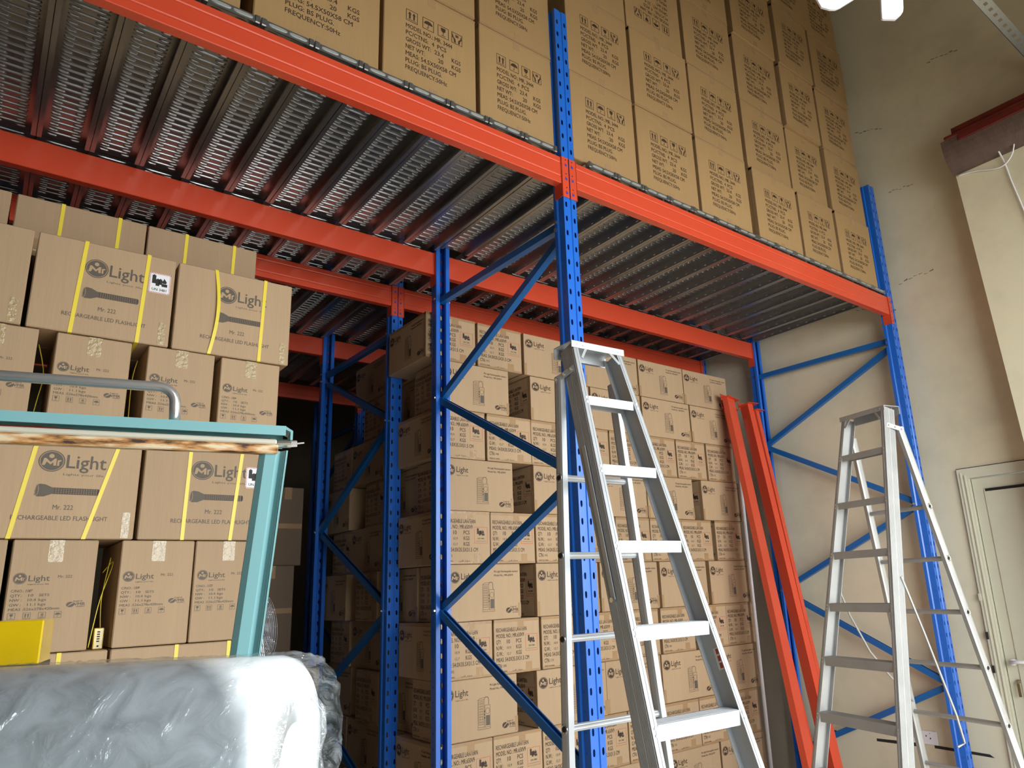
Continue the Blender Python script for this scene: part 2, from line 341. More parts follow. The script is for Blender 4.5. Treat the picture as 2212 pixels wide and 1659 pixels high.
def upright_frame(x, y, tf, tr, label, mirrored=False):
    r = tag(empty('upright_frame', (x, y, 0)), label, 'rack frame', 'blue rack end frames')
    post(r, 0, tf, False); post(r, D, tr, True)
    N = [(.062, 3.50), (D-.062, 2.88), (.062, 2.19), (D-.062, 1.56), (.062, .86), (D-.062, .24)]
    if mirrored: N = [(D-a, c) for a, c in N]
    brace_bar(r, .055, 3.545, D-.055, 3.565, .0)
    for i in range(5): brace_bar(r, N[i][0], N[i][1]-.012, N[i+1][0], N[i+1][1]+.012, -.006 if i % 2 else .006)
    for (yy, zz) in N+[(.06, 3.545), (D-.06, 3.565)]:
        b = MB(); b.tube([(-PW/2-.016, yy, zz), (PW/2+.016, yy, zz)], .006, 'zinc', 8); b.tube([(-PW/2-.018, yy, zz), (-PW/2-.008, yy, zz)], .010, 'zinc', 6); b.build('bolt', r)
    for yy in (.035, D-.035):
        b = MB(); b.box(-.07, .07, yy-.07, yy+.07, 0, .008, 'blue'); b.build('base_plate', r)
    return r
def beam(x0, x1, y, zb, front, label, grp='orange beams carrying the steel deck'):
    """box beam; front=True: hooked on the -Y side of the posts (box y..y+.05)"""
    xa, xb = x0+PW/2+.003, x1-PW/2-.003
    r = tag(empty('shelf_beam', ((x0+x1)/2, y, zb)), label, 'beam', grp)
    b = MB(); f = 1 if front else -1
    # box profile with two rolled grooves on the outer face
    prof = [(0, 0), (0, .036), (.0025, .040), (.0025, .044), (0, .048), (0, .116), (.0025, .120), (.0025, .124), (0, .128), (0, .157), (.003, BH), (.047, BH), (.05, .157), (.05, 0.003), (.047, 0), (.003, 0)]
    prof = prof[1:]+[]
    prof = [(0, .003)]+prof[0:]
    b.prism([(p[0]*f, p[1]) for p in prof], (xa-(x0+x1)/2, 0, 0), (0, 1, 0), (0, 0, 1), (xb-xa, 0, 0), 'orange')
    b.build('beam_tube', r)
    for s_, xe in ((-1, x0-(x0+x1)/2), (1, x1-(x0+x1)/2)):
        b = MB(); c0 = .0035; yo = -.0055*f
        # face plate on the post (from near the centre line to the beam)
        xi = xe-s_*c0; xo_ = xe-s_*(PW/2+.0085)
        b.box(min(xi, xo_), max(xi, xo_), min(yo, yo+.004*f), max(yo, yo+.004*f), -.078, BH+.004, 'orange', .0012)
        # side flange behind it
        b.box(min(xo_, xo_+s_*.004), max(xo_, xo_+s_*.004), min(yo, .062*f), max(yo, .062*f), -.078, BH+.004, 'orange')
        for z in (-.05, .034, .118):
            xm = xe-s_*.022
            b.box(xm-.0065, xm+.0065, yo-.0012 if f > 0 else yo, yo if f > 0 else yo+.0012, z-.009, z+.004, 'hookblue'); b.box(xm-.006, xm+.006, min(yo, yo-.003*f), max(yo, yo-.003*f), z+.004, z+.009, 'orange')
            b.box(xm-.003, xm+.003, yo-.001 if f > 0 else yo, yo if f > 0 else yo+.001, z+.026, z+.032, 'gasket')
        b.build('end_connector', r)
    return r
upright_frame(0, 0, 4.885, 4.86, 'blue frame behind the nearer ladder, middle of the front rack')
upright_frame(L, 0, 4.97, 4.86, 'blue frame against the cream right wall at the end of the front rack')
upright_frame(-L, 0, 4.885, 4.86, 'blue frame at the left end of the front rack')
Y2 = D+G
upright_frame(0, Y2, 4.86, 4.86, 'blue frame in shade left of the lantern carton stack, rear rack', True)
upright_frame(L, Y2, 4.86, 4.86, 'blue frame hidden behind lantern cartons at the right end of the rear rack', True)
upright_frame(-L, Y2, 4.86, 4.86, 'blue frame at the left end of the rear rack', True)
beam(-L, 0, 0, ZB, True, 'front orange beam running from top left down to the tall blue post')
beam(0, L, 0, ZB, True, 'front orange beam running from the tall blue post to the right wall')
beam(-L, 0, D, ZB, False, 'second orange beam from the front, left bay, above the flashlight cartons')
beam(0, L, D, ZB, False, 'second orange beam from the front, right bay, behind the tall blue post')
beam(-L, 0, Y2, ZB, True, 'third orange beam from the front, left bay, passing behind the flashlight cartons')
beam(0, L, Y2, ZB, True, 'third orange beam from the front, right bay, just above the lantern cartons')
beam(-L, 0, Y2+D, ZB, False, 'fourth orange beam from the front, left bay, in shade', )
beam(0, L, Y2+D, ZB, False, 'fourth orange beam from the front, right bay, hidden behind lantern cartons')
# a further rack deep in the dark
Y3 = 4.92
upright_frame(-L+1.0, Y3, 4.86, 4.86, 'blue frame of the deepest rack, left end'); upright_frame(1.0, Y3, 4.86, 4.86, 'blue frame of the deepest rack, right end')
beam(-L+1.0, 1.0, Y3, ZB, True, 'dim orange beam of the deepest rack, furthest back')

# ------------------------------------------------------------------ steel deck panels
PITCH_ = 0.2215
def panel_mesh(y0, y1, front_flange, leg=.058):
    b = MB(); hw = PITCH_/2-.0015; zt = .0; per = .072; t = .0012; m = 'galv'
    def q(a, c, d_, e): b.add([a, c, d_, e], [(0, 1, 2, 3)], m)
    n = int((y1-y0-.012)/.05); ys = y0+(y1-y0-n*.05)/2
    # flat borders
    q((-hw, y0, zt), (hw, y0, zt), (hw, ys, zt), (-hw, ys, zt)); q((-hw, ys+n*.05, zt), (hw, ys+n*.05, zt), (hw, y1, zt), (-hw, y1, zt))
    for s_ in (-1, 1): q((s_*per, ys, zt), (s_*hw, ys, zt), (s_*hw, ys+n*.05, zt), (s_*per, ys+n*.05, zt))
    def louvre(xa, xb, ya, yb):
        """cell xa..xb, ya..yb: louvre pressed downwards, slot open on its far side"""
        c = (xa+xb)/2; l = (xb-xa)/2-.003; y_0 = ya+.0035; y_s = y_0+.010; y_e = y_s+.0055
        N = 8; xs = [c-l+2*l*i/N for i in range(N+1)]; prof = [0 if i in (0, N) else (1 if 1 < i < N-1 else .75) for i in range(N+1)]
        top = [(x, y_0+(.005 if i in (0, N) else 0), zt) for i, x in enumerate(xs)]
        mid = [(x, y_0+.002, zt-.0048*p) for x, p in zip(xs, prof)]
        md2 = [(x, y_0+.006, zt-.0072*p) for x, p in zip(xs, prof)]
        low = [(x, y_s, zt-.0068*p) for x, p in zip(xs, prof)]
        far = [(x, y_e-(.006 if i in (0, N) else 0), zt) for i, x in enumerate(xs)]
        nea = [(x, ya, zt) for x in xs]; fae = [(x, yb, zt) for x in xs]
        vs = nea+top+mid+md2+low+far+fae+[(xa, ya, zt), (xa, yb, zt), (xb, ya, zt), (xb, yb, zt)]; K = N+1; fs = []
        for i in range(N):
            [fs.append((j_*K+i, j_*K+i+1, (j_+1)*K+i+1, (j_+1)*K+i)) for j_ in (0, 1, 2, 3, 5)]
        fs += [(7*K, 0, K, 2*K, 3*K, 4*K, 5*K, 6*K, 7*K+1), (7*K+2, 7*K+3, 6*K+N, 5*K+N, 4*K+N, 3*K+N, 2*K+N, K+N, N)]
        b.add(vs, fs, m)
    for k in range(n):
        ya = ys+k*.05
        louvre(-per, per, ya, ya+.025)
        louvre(-per, -.022, ya+.025, ya+.05); louvre(.022, per, ya+.025, ya+.05)
        q((-.022, ya+.025, zt), (.022, ya+.025, zt), (.022, ya+.05, zt), (-.022, ya+.05, zt))
    # side legs with slots, folded-in lips
    ly0, ly1 = y0+leg, y1-leg; dz = -.062; nn = int((ly1-ly0)/.09); st = (ly1-ly0)/nn
    for s_ in (-1, 1):
        x = s_*hw
        for k in range(nn):
            a = ly0+k*st; c = a+st/2; e1, e2 = c-.012, c+.012; za, zb_ = -.040, -.030
            da = dz*.35 if k == 0 else dz; db = dz*.35 if k == nn-1 else dz
            q((x, a, 0), (x, e1, 0), (x, e1, dz), (x, a, da)); q((x, e2, 0), (x, a+st, 0), (x, a+st, db), (x, e2, dz)); q((x, e1, 0), (x, e2, 0), (x, e2, zb_), (x, e1, zb_)); q((x, e1, za), (x, e2, za), (x, e2, dz), (x, e1, dz))
        b.box(min(x, x-s_*.020), max(x, x-s_*.020), ly0+.03, ly1-.03, dz-.0015, dz, m); b.box(min(x-s_*.018, x-s_*.020), max(x-s_*.018, x-s_*.020), ly0+.03, ly1-.03, dz, dz+.010, m)
    if front_flange:
        for yy, f in ((y0, -1),):
            b.box(-hw+.004, hw-.004, min(yy, yy-f*.002), max(yy, yy-f*.002), -.032, .001, m)
            for cx in (-.042, .042):
                pts = [(cx+.026*math.cos(a)+(.012 if math.cos(a) > 0 else -.012), .006*math.sin(a)-.014) for a in [math.pi*2*i/12 for i in range(12)]]
                b.prism(pts, (0, yy, 0), (1, 0, 0), (0, 0, 1), (0, f*.0035, 0), 'galv_light')
            for s_ in (-1, 1):
                b.box(min(s_*hw, s_*(hw-.022)), max(s_*hw, s_*(hw-.022)), min(yy+f*.004, yy-f*.03), max(yy+f*.004, yy-f*.03), -.030, .006, m, .003)
    o = b.build('deck_panel'); me = o.data; bpy.data.objects.remove(o); return me
PFULL = panel_mesh(-.002, D-.027, True); PSHORT = panel_mesh(.078, D-.078, False); PREAR = panel_mesh(.027, D-.027, False)
PLINK = panel_mesh(D-.023, D+G+.023, False, .032); PLINKS = panel_mesh(D+.02, D+G-.02, False, .01); PFAR = panel_mesh(Y2+D-.023, Y3-.035, False, .032); PFARS = panel_mesh(Y2+D+.02, Y3-.035, False, .01)
def place_panels(ybase, full, short, rackname, nm='deck_panel'):
    for i in range(-15, 17):
        xc = -0.0715+PITCH_/2+i*PITCH_
        if xc-PITCH_/2 < -L+.05 or xc+PITCH_/2 > L-.035: continue
        sh = abs(xc) < PITCH_/2+PW/2+.003
        o = bpy.data.objects.new(nm, short if sh else full); COL.objects.link(o)
        o.location = (xc, ybase, ZD+rnd.uniform(-.0015, .0015))
        if xc+PITCH_/2 > L-.056: o.scale.x = .90; o.location.x = xc-.013
        pos = '%s left of the middle frame' % ORD[-i-1] if i < 0 else '%s from the middle frame rightwards' % ORD[i]
        tag(o, 'galvanised louvred panel, %s, %s' % (rackname, pos), 'deck panel', 'steel deck panels, %s' % rackname)
place_panels(0, PFULL, PSHORT, 'front deck strip'); place_panels(Y2, PREAR, PSHORT, 'rear deck strip'); place_panels(0, PLINK, PLINKS, 'strip between racks'); place_panels(0, PFAR, PFARS, 'deepest deck strip')

# ------------------------------------------------------------------ printing on cardboard
TC = {}
def text_shape(s):
    if s in TC: return TC[s]
    cu = bpy.data.curves.new('t', 'FONT'); cu.body = s; cu.resolution_u = 2; cu.size = 1; cu.fill_mode = 'FRONT'
    ob = bpy.data.objects.new('t', cu); COL.objects.link(ob)
    dg = bpy.context.evaluated_depsgraph_get(); me = bpy.data.meshes.new_from_object(ob.evaluated_get(dg))
    vs = [(v.co.x, v.co.y) for v in me.vertices]; fs = [tuple(p.vertices) for p in me.polygons]
    bpy.data.objects.remove(ob); bpy.data.curves.remove(cu); bpy.data.meshes.remove(me)
    TC[s] = (vs, fs); return TC[s]
hv, _ = text_shape('H'); CAPH = max(v[1] for v in hv)
class Print:
    """2-D artwork collector in metres; u right, v up on a face"""
    def __init__(s): s.items = []
    def text(s, t, u, v, h, width=None, m='ink', slant=0, bold=None):
        vs, fs = text_shape(t)
        if not vs: return
        x0 = min(p[0] for p in vs); x1 = max(p[0] for p in vs); sy = h/CAPH; sx = (width/(x1-x0)) if width else sy
        if bold is None: bold = .030 if t.upper() == t else .022
        for lf, (du, dv) in enumerate(((0, 0), (1, 0), (.5, .6)) if bold else ((0, 0),)):
            s.items.append(([(u+(p[0]-x0)*sx+p[1]*slant*sy+du*bold*sx, v+p[1]*sy+dv*bold*sy) for p in vs], fs, m, lf*.3))
    def poly(s, pts, m='ink', lift=0): s.items.append((pts, [tuple(range(len(pts)))], m, lift))
    def ring(s, cu, cv, ru, rv, t, m='ink', n=28, lift=0):
        a = [(cu+ru*math.cos(2*math.pi*i/n), cv+rv*math.sin(2*math.pi*i/n)) for i in range(n)]
        c = [(cu+(ru-t)*math.cos(2*math.pi*i/n), cv+(rv-t)*math.sin(2*math.pi*i/n)) for i in range(n)]
        s.items.append((a+c, [(i, (i+1) % n, n+(i+1) % n, n+i) for i in range(n)], m, lift))
    def disc(s, cu, cv, ru, rv, m='ink', n=24, lift=0): s.poly([(cu+ru*math.cos(2*math.pi*i/n), cv+rv*math.sin(2*math.pi*i/n)) for i in range(n)], m, lift)
    def rect(s, u0, v0, u1, v1, m='ink', lift=0): s.poly([(u0, v0), (u1, v0), (u1, v1), (u0, v1)], m, lift)
    def frame(s, u0, v0, u1, v1, t, m='ink', lift=0):
        s.rect(u0, v0, u1, v0+t, m, lift); s.rect(u0, v1-t, u1, v1, m, lift); s.rect(u0, v0+t, u0+t, v1-t, m, lift); s.rect(u1-t, v0+t, u1, v1-t, m, lift)
    def line(s, pts, t, m='ink', lift=0):
        for (a, c) in zip(pts, pts[1:]):
            dx, dy = c[0]-a[0], c[1]-a[1]; l = math.hypot(dx, dy) or 1; nx, ny = -dy/l*t/2, dx/l*t/2
            s.poly([(a[0]+nx, a[1]+ny), (c[0]+nx, c[1]+ny), (c[0]-nx, c[1]-ny), (a[0]-nx, a[1]-ny)], m, lift)
    def arrows(s, u, v, z, m='ink'):
        s.frame(u, v, u+z, v+z, z*.05, m)
        for k in (.32, .68):
            s.rect(u+z*(k-.07), v+z*.25, u+z*(k+.07), v+z*.62, m); s.poly([(u+z*(k-.15), v+z*.62), (u+z*(k+.15), v+z*.62), (u+z*k, v+z*.86)], m)
        s.rect(u+z*.14, v+z*.13, u+z*.86, v+z*.18, m)
    def umbrella(s, u, v, z, m='ink'):
        s.frame(u, v, u+z, v+z, z*.05, m)
        s.poly([(u+z*(.5+.38*math.cos(a)), v+z*(.48+.32*math.sin(a))) for a in [math.pi*i/10 for i in range(11)]], m)
        s.line([(u+z*.5, v+z*.5), (u+z*.5, v+z*.2), (u+z*.43, v+z*.15), (u+z*.36, v+z*.2)], z*.05, m)
    def glass(s, u, v, z, m='ink'):
        s.frame(u, v, u+z, v+z, z*.05, m)
        s.poly([(u+z*.28, v+z*.85), (u+z*.30, v+z*.6), (u+z*.42, v+z*.47), (u+z*.58, v+z*.47), (u+z*.70, v+z*.6), (u+z*.72, v+z*.85)], m)
        s.line([(u+z*.5, v+z*.5), (u+z*.5, v+z*.2)], z*.05, m); s.rect(u+z*.3, v+z*.14, u+z*.7, v+z*.19, m)
    def hands(s, u, v, z, m='ink'):
        s.frame(u, v, u+z, v+z, z*.05, m)
        for q in (-1, 1):
            X = lambda a: u+z*(.5+q*a)
            s.poly([(X(.40), v+z*.9), (X(.30), v+z*.55), (X(.14), v+z*.42), (X(.10), v+z*.1), (X(.26), v+z*.1), (X(.30), v+z*.38), (X(.44), v+z*.55)], m)
        s.frame(u+z*.36, v+z*.62, u+z*.64, v+z*.84, z*.06, m); s.disc(u+z*.5, v+z*.73, z*.06, z*.06, m, 8)
    def stack8(s, u, v, z, m='ink'):
        s.frame(u, v, u+z, v+z, z*.05, m); s.text('8', u+z*.34, v+z*.36, z*.44, z*.34, m); s.rect(u+z*.2, v+z*.12, u+z*.8, v+z*.17, m); s.rect(u+z*.2, v+z*.22, u+z*.8, v+z*.27, m)
    def logo(s, cu, cv, r, m='ink', bgm='kraft'):
        s.ring(cu, cv, r, r, r*.09, m); s.disc(cu, cv, r*.86, r*.86, m, 28)
        s.disc(cu-r*.05, cv+r*.46, r*.20, r*.20, bgm, 14, 1)
        # big M with open shoulders and r.
        s.poly([(cu-r*.72, cv-r*.42), (cu-r*.60, cv+r*.24), (cu-r*.44, cv+r*.24), (cu-r*.08, cv-r*.10), (cu+r*.20, cv+r*.24), (cu+r*.34, cv+r*.24), (cu+r*.34, cv-r*.42), (cu+r*.14, cv-r*.42), (cu+r*.12, cv-r*.10), (cu-r*.08, cv-r*.34), (cu-r*.38, cv-r*.08), (cu-r*.50, cv-r*.42)], bgm, 1)
        s.poly([(cu+r*.42, cv-r*.42), (cu+r*.42, cv+r*.10), (cu+r*.52, cv+r*.10), (cu+r*.70, cv+r*.14), (cu+r*.70, cv+r*.02), (cu+r*.56, cv-r*.04), (cu+r*.56, cv-r*.42)], bgm, 1)
    def vmr(s, u, v, w, m='ink', bgm='kraft'):
        r = w*.20
        s.disc(u+r, v+w*.20, r*1.1, r*.85, m, 20); s.poly([(u+r*.1, v+w*.06), (u+r*1.0, v+w*.18), (u+r*1.9, v+w*.30), (u+r*1.75, v+w*.34), (u+r*.8, v+w*.22)], bgm, 1)
        s.text('VMR', u+w*.38, v+w*.12, w*.19, w*.62, m); s.text('HOLDINGS', u+w*.52, v+w*.03, w*.055, w*.46, m); s.text('A part of', u+w*.34, v+w*.36, w*.10, w*.50, m)
    def battery(s, u, v, w, m='black'):
        for (a, c, ww, hh) in ((.0, .28, .24, .62), (.24, .12, .24, .50), (.42, .24, .22, .40)):
            s.rect(u+w*a, v+w*c, u+w*(a+ww), v+w*(c+hh), m); s.rect(u+w*(a+ww*.3), v+w*(c+hh), u+w*(a+ww*.7), v+w*(c+hh+.05), m)
        s.rect(u+w*.62, v+w*.12, u+w*.98, v+w*.34, m)
        s.poly([(u+w*.66, v+w*.36), (u+w*.62, v+w*.50), (u+w*.72, v+w*.62), (u+w*.74, v+w*.76), (u+w*.86, v+w*.62), (u+w*.94, v+w*.48), (u+w*.88, v+w*.36)], m)
    def emit(s, b, mp):
        """mp(u,v,lift)->xyz"""
        for pts, fs, m, lift in s.items: b.add([mp(p[0], p[1], lift) for p in pts], fs, m)

def appliance_print(flip=False):
    w, h = .535, .578; p = Print(); z = .066; m = 'ink'
    X = lambda f: f*w
    v = .655*h
    p.arrows(X(.225), v, z, m); p.umbrella(X(.40), v, z, m); p.glass(X(.565), v, z, m); p.hands(X(.72), v, z, m)
    cap = .0235; lp = .0392; v0 = .595*h-cap*.3
    rows = [[('MODEL NO.: MR. 3444', .225, .50)], [('PC/CTNS:', .225, .235), ('4', .50, .025), ('PCS', .56, .10)], [('GROSS WT:', .225, .265), ('23.4', .53, .10), ('KGS', .72, .10)],
            [('NET WT:', .225, .20), ('20', .57, .055), ('KGS', .72, .10)], [('MEAS: 54.5X50X58 CM', .225, .54)], [('PLUG: BS PLUG.', .225, .385)], [('FREQUENCY:50Hz', .225, .44)]]
    for i, r in enumerate(rows):
        for t, f, ww in r: p.text(t, X(f), v0-i*lp, cap, ww*w, m)
    if flip: p.items = [([(w-a, h-c) for a, c in pts], fs, mm, l) for pts, fs, mm, l in p.items]
    return p
def lantern_text_print(ctn, w, h):
    p = Print(); m = 'ink'; cap = .072*h; lp = .108*h; X = lambda f: f*w; v = .77*h
    p.text('RECHARGEABLE LANTERN', X(.045), v, cap, .66*w, m); p.text('MODEL NO.: MR.650V9', X(.045), v-lp, cap, .60*w, m)
    for i, (a, c, e) in enumerate((('QTY:', '10', 'PCS'), ('N.W.:', '10.9', 'KGS'), ('G.W.:', '12.7', 'KGS'))):
        vv = v-(2+i)*lp; p.text(a, X(.045), vv, cap, (.10 if i == 0 else .145)*w, m); p.text(c, X(.27), vv+(.0 if i == 0 else .008*h), cap*(1 if i == 0 else .62), (.065 if i == 0 else .085)*w, m if i == 0 else 'ink_grey'); p.text(e, X(.47), vv, cap, .115*w, m)
    p.text('MEAS: 54.0X35.5X31.5 CM', X(.045), v-5*lp, cap, .70*w, m); p.text('CTN:', X(.045), v-6*lp, cap, .11*w, m)
    p.text(ctn, X(.18), v-6*lp+.01*h, cap*.6, .07*w, 'ink_grey')
    p.text('MADE IN CHINA', X(.045), v-6.75*lp, cap*.36, .22*w, m)
    ar = '\ufee6\ufef4\ufebc\ufedf\ufe8d \ufef2\ufed3 \ufeca\ufee8\ufebb'
    p.text(ar, X(.37), v-6.75*lp, cap*.45, .22*w, m)
    u0, u1, v0_, v1 = X(.68), X(.945), .385*h, .70*h
    p.frame(u0, v0_, u1, v1, .0022, 'ink_red'); p.battery(u0+.2*(u1-u0), v0_+.42*(v1-v0_), .58*(u1-u0), 'ink'); p.text('UN 3481', u0+.24*(u1-u0), v0_+.26*(v1-v0_), .018*h+.003, .5*(u1-u0), m)
    p.rect(u0+.1*(u1-u0), v0_+.13*(v1-v0_), u1-.1*(u1-u0), v0_+.145*(v1-v0_), m)
    return p
def lantern_side_print(w, h):
    p = Print(); m = 'ink'; X = lambda f: f*w; r = .062*w
    p.logo(X(.085), .77*h, r, m); p.text('Light', X(.165), .735*h, .105*h, .165*w, m); p.text('Lights your life', X(.165), .665*h, .022*h, .165*w, 'ink_grey')
    p.text('Mr.Light Rechargeable Lantern', X(.62), .845*h, .036*h, .345*w, m); p.text('Model No.: MR.650V9', X(.62), .775*h, .036*h, .27*w, m)
    # line drawing of the lantern
    a, c = X(.455), .15*h; W2, H2 = .165*w, .52*h; t = .0020
    p.frame(a, c+.06*H2, a+W2*.52, c+H2*.93, t, m); p.frame(a+W2*.06, c+.14*H2, a+W2*.44, c+H2*.88, t*.8, m)
    for i in range(1, 9): p.rect(a+W2*.06, c+H2*(.14+.0825*i), a+W2*.44, c+H2*(.14+.0825*i)+t*.8, m)
    for i in (1, 2): p.rect(a+W2*(.06+.127*i), c+H2*.14, a+W2*(.06+.127*i)+t*.8, c+H2*.88, m)
    p.frame(a+W2*.56, c+.05*H2, a+W2, c+.75*H2, t, m); p.ring(a+W2*.78, c+H2*.56, W2*.17, H2*.10, t, m, 20); p.rect(a+W2*.64, c+H2*.10, a+W2*.96, c+H2*.42, 'ink_grey')
    p.line([(a+W2*.52, c+H2*.93), (a+W2*.60, c+H2*1.0), (a+W2*.80, c+H2*1.0), (a+W2*.88, c+H2*.93), (a+W2*.88, c+H2*.76)], t*1.6, m)
    p.line([(a, c+.93*H2), (a+W2*.2, c+H2*.98), (a+W2*.55, c+H2*.99)], t, m); p.line([(a-W2*.02, c+.05*H2), (a-W2*.02, c), (a+W2*1.02, c), (a+W2*1.02, c+.05*H2)], t, m)
    for k in (.35, .45, .55): p.disc(a+W2*.54, c+H2*k, .003, .005, m, 8)
    p.vmr(X(.785), .095*h, .175*w, m)
    return p
def flash_wide_print(w, h):
    p = Print(); m = 'ink_grey'; X = lambda f: f*w
    p.logo(X(.418), .724*h, .083*w, m); p.text('Light', X(.510), .665*h, .125*h, .256*w, m); p.text('Lights your life', X(.498), .595*h, .020*h, .26*w, m, bold=0)
    # torch drawing: flared head and long knurled tube
    a, c = X(.337), .445*h
    p.poly([(a, c-.045*h), (a+.01*w, c+.05*h), (a+.03*w, c+.06*h), (a+.06*w, c+.056*h), (a+.105*w, c+.030*h), (a+.105*w, c-.032*h), (a+.06*w, c-.058*h), (a+.02*w, c-.060*h)], m)
    p.rect(a+.105*w, c-.032*h, a+.40*w, c+.030*h, m); p.disc(a+.40*w, c-.001*h, .008*w, .030*h, m, 12)
    for i in range(17): p.rect(a+(.12+.0160*i)*w, c-.028*h, a+(.1245+.0160*i)*w, c+.026*h, 'ink', 1)
    for i in range(3): p.rect(a+.12*w, c+(-.018+.016*i)*h, a+.395*w, c+(-.0165+.016*i)*h, 'kraft', 1)
    p.ring(a+.012*w, c, .012*w, .050*h, .0015, 'kraft', 20, 1)
    p.text('Mr. 222', X(.46), .27*h, .043*h, .127*w, m, bold=.012); p.text('RECHARGEABLE LED FLASHLIGHT', X(.218), .170*h, .040*h, .597*w, m, bold=.015)
    return p
def flash_narrow_print(w, h, no):
    p = Print(); m = 'ink_grey'; X = lambda f: f*w
    p.logo(X(.13), .655*h, .078*w, m); p.text('Light', X(.225), .63*h, .050*h, .24*w, m); p.text('Lights your life', X(.225), .598*h, .010*h, .24*w, m); p.text('Mr. 222', X(.56), .655*h, .024*h, .165*w, m)
    cap = .022*h; v = .535*h; lp = .040*h
    p.text('C/NO.:', X(.05), v, cap, .14*w, m); p.text(no, X(.21), v, cap*1.0, .07*w, 'ink', .3)
    for i, (a, c, e) in enumerate((('QTY.:', '10', 'SETS'), ('NW :', '10.4', 'kgs'), ('GW :', '11.1', 'kgs'))):
        p.text(a, X(.05), v-(i+1)*lp, cap, .13*w, m); p.text(c, X(.25), v-(i+1)*lp, cap, (.055 if i == 0 else .09)*w, m); p.text(e, X(.37), v-(i+1)*lp, cap, (.115 if i == 0 else .085)*w, m)
    p.text('MEAS :526x278x420mm', X(.05), v-4*lp, cap, .57*w, m)
    z = .085*w; vv = v-4*lp-z-.018*h
    p.glass(X(.05), vv, z, m); p.arrows(X(.22), vv, z, m); p.stack8(X(.39), vv, z, m); p.umbrella(X(.57), vv, z, m)
    p.vmr(X(.70), .385*h, .22*w, m)
    return p
# ---- carton builders: body mesh has its front face in y=0, width centred on x, resting on z=0
def body(name, w, d_, h, m, front=None, side=None):
    b = MB(); b.box(-w/2, w/2, 0, d_, 0, h, m, .004)
    # flap creases seen as fine seams
    if front: front.emit(b, lambda u, v, l: (-w/2+u, -.0006-.0005*l, v))
    if side: side.emit(b, lambda u, v, l: (-w/2-.0006-.0005*l, d_-u, v))
    o = b.build(name); me = o.data; bpy.data.objects.remove(o); return me
def tape_mesh(w, d_, h, tongues, edge=.022, m='tape', sidestrip=True, tl=.055, tw=.05):
    b = MB(); e = .0009
    def fr(x0, x1, z0, z1): b.box(x0, x1, -e, -.0002, z0, z1, m)
    if edge:
        fr(-w/2+.002, w/2-.002, h-edge, h-.001); fr(-w/2+.002, w/2-.002, .001, edge*.8)
    for (cx, top) in tongues:
        if top: fr(cx-tw/2, cx+tw/2, h-tl, h-edge if edge else h-.001)
        else: fr(cx-tw/2, cx+tw/2, edge*.8 if edge else .001, tl)
    if sidestrip:
        b.box(-w/2-e, -w/2-.0002, .002, d_-.002, h-.02, h-.001, m); b.box(-w/2-e, -w/2-.0002, .001, .03, .002, h-.002, m)
    o = b.build('packing_tape'); me = o.data; bpy.data.objects.remove(o); return me
def mk(name, me, parent):
    o = bpy.data.objects.new(name, me); COL.objects.link(o); o.parent = parent; return o

# ------------------------------------------------------------------ appliance cartons on the deck
AW, AH, AD = .535, .578, .50
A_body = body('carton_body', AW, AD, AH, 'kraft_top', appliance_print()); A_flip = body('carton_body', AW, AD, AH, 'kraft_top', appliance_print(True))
A_tape = tape_mesh(AW, AD, AH, [(0, True), (0.01, False)], edge=.012, sidestrip=True, tl=.05, tw=.045)
protoA = empty('appliance_carton'); mk('carton_body', A_body, protoA); mk('packing_tape', A_tape, protoA); regkids(protoA)
protoF = empty('appliance_carton'); mk('carton_body', A_flip, protoF); mk('packing_tape', A_tape, protoF); regkids(protoF)
cols = [(-2.77, -2.24), (-2.225, -1.69), (-1.655, -1.092), (-1.078, -.555), (-.545, -.055), (.062, .580), (.592, 1.140), (1.155, 1.705), (1.775, 2.330), (2.350, 2.850), (2.865, 3.405)]
nrows = [1, 1, 2, 2, 3, 4, 5, 5, 6, 6, 6]
used = set(); rowname = ['bottom', 'second', 'third', 'fourth', 'fifth', 'sixth']
for ci, ((a, c), nr) in enumerate(zip(cols, nrows)):
    for k in range(nr):
        flip = (ci == 6 and k == 2); P0 = protoF if flip else protoA
        if id(P0) not in used: o = P0; used.add(id(P0))
        else: o = copy_tree(P0)
        j = rnd.uniform(-.008, .008); yo = .022+rnd.uniform(0, .018)+(0.03 if (ci, k) in ((8, 1), (8, 2), (9, 1)) else 0)
        if k > 0 and ci not in (4, 5): j = rnd.uniform(-.012, .012)
        sc = (c-a-.012)/AW
        if ci in (4, 5) : j = 0
        o.location = ((a+c)/2+j*.5, yo, ZD+.0085+k*.583); o.rotation_euler = (0, 0, rnd.uniform(-.008, .008)); o.scale = (sc, 1, 1)
        if ci < 5: pos = '%s left of tall blue post' % ORD[4-ci]
        else: pos = '%s right of tall blue post' % ORD[ci-5]
        lab = 'appliance carton on the deck, %s row, %s' % (rowname[k], pos)
        if flip: lab = 'appliance carton printed upside down, third row, second right of tall blue post'
        tag(o, lab, 'carton', 'appliance cartons stacked on the steel deck')

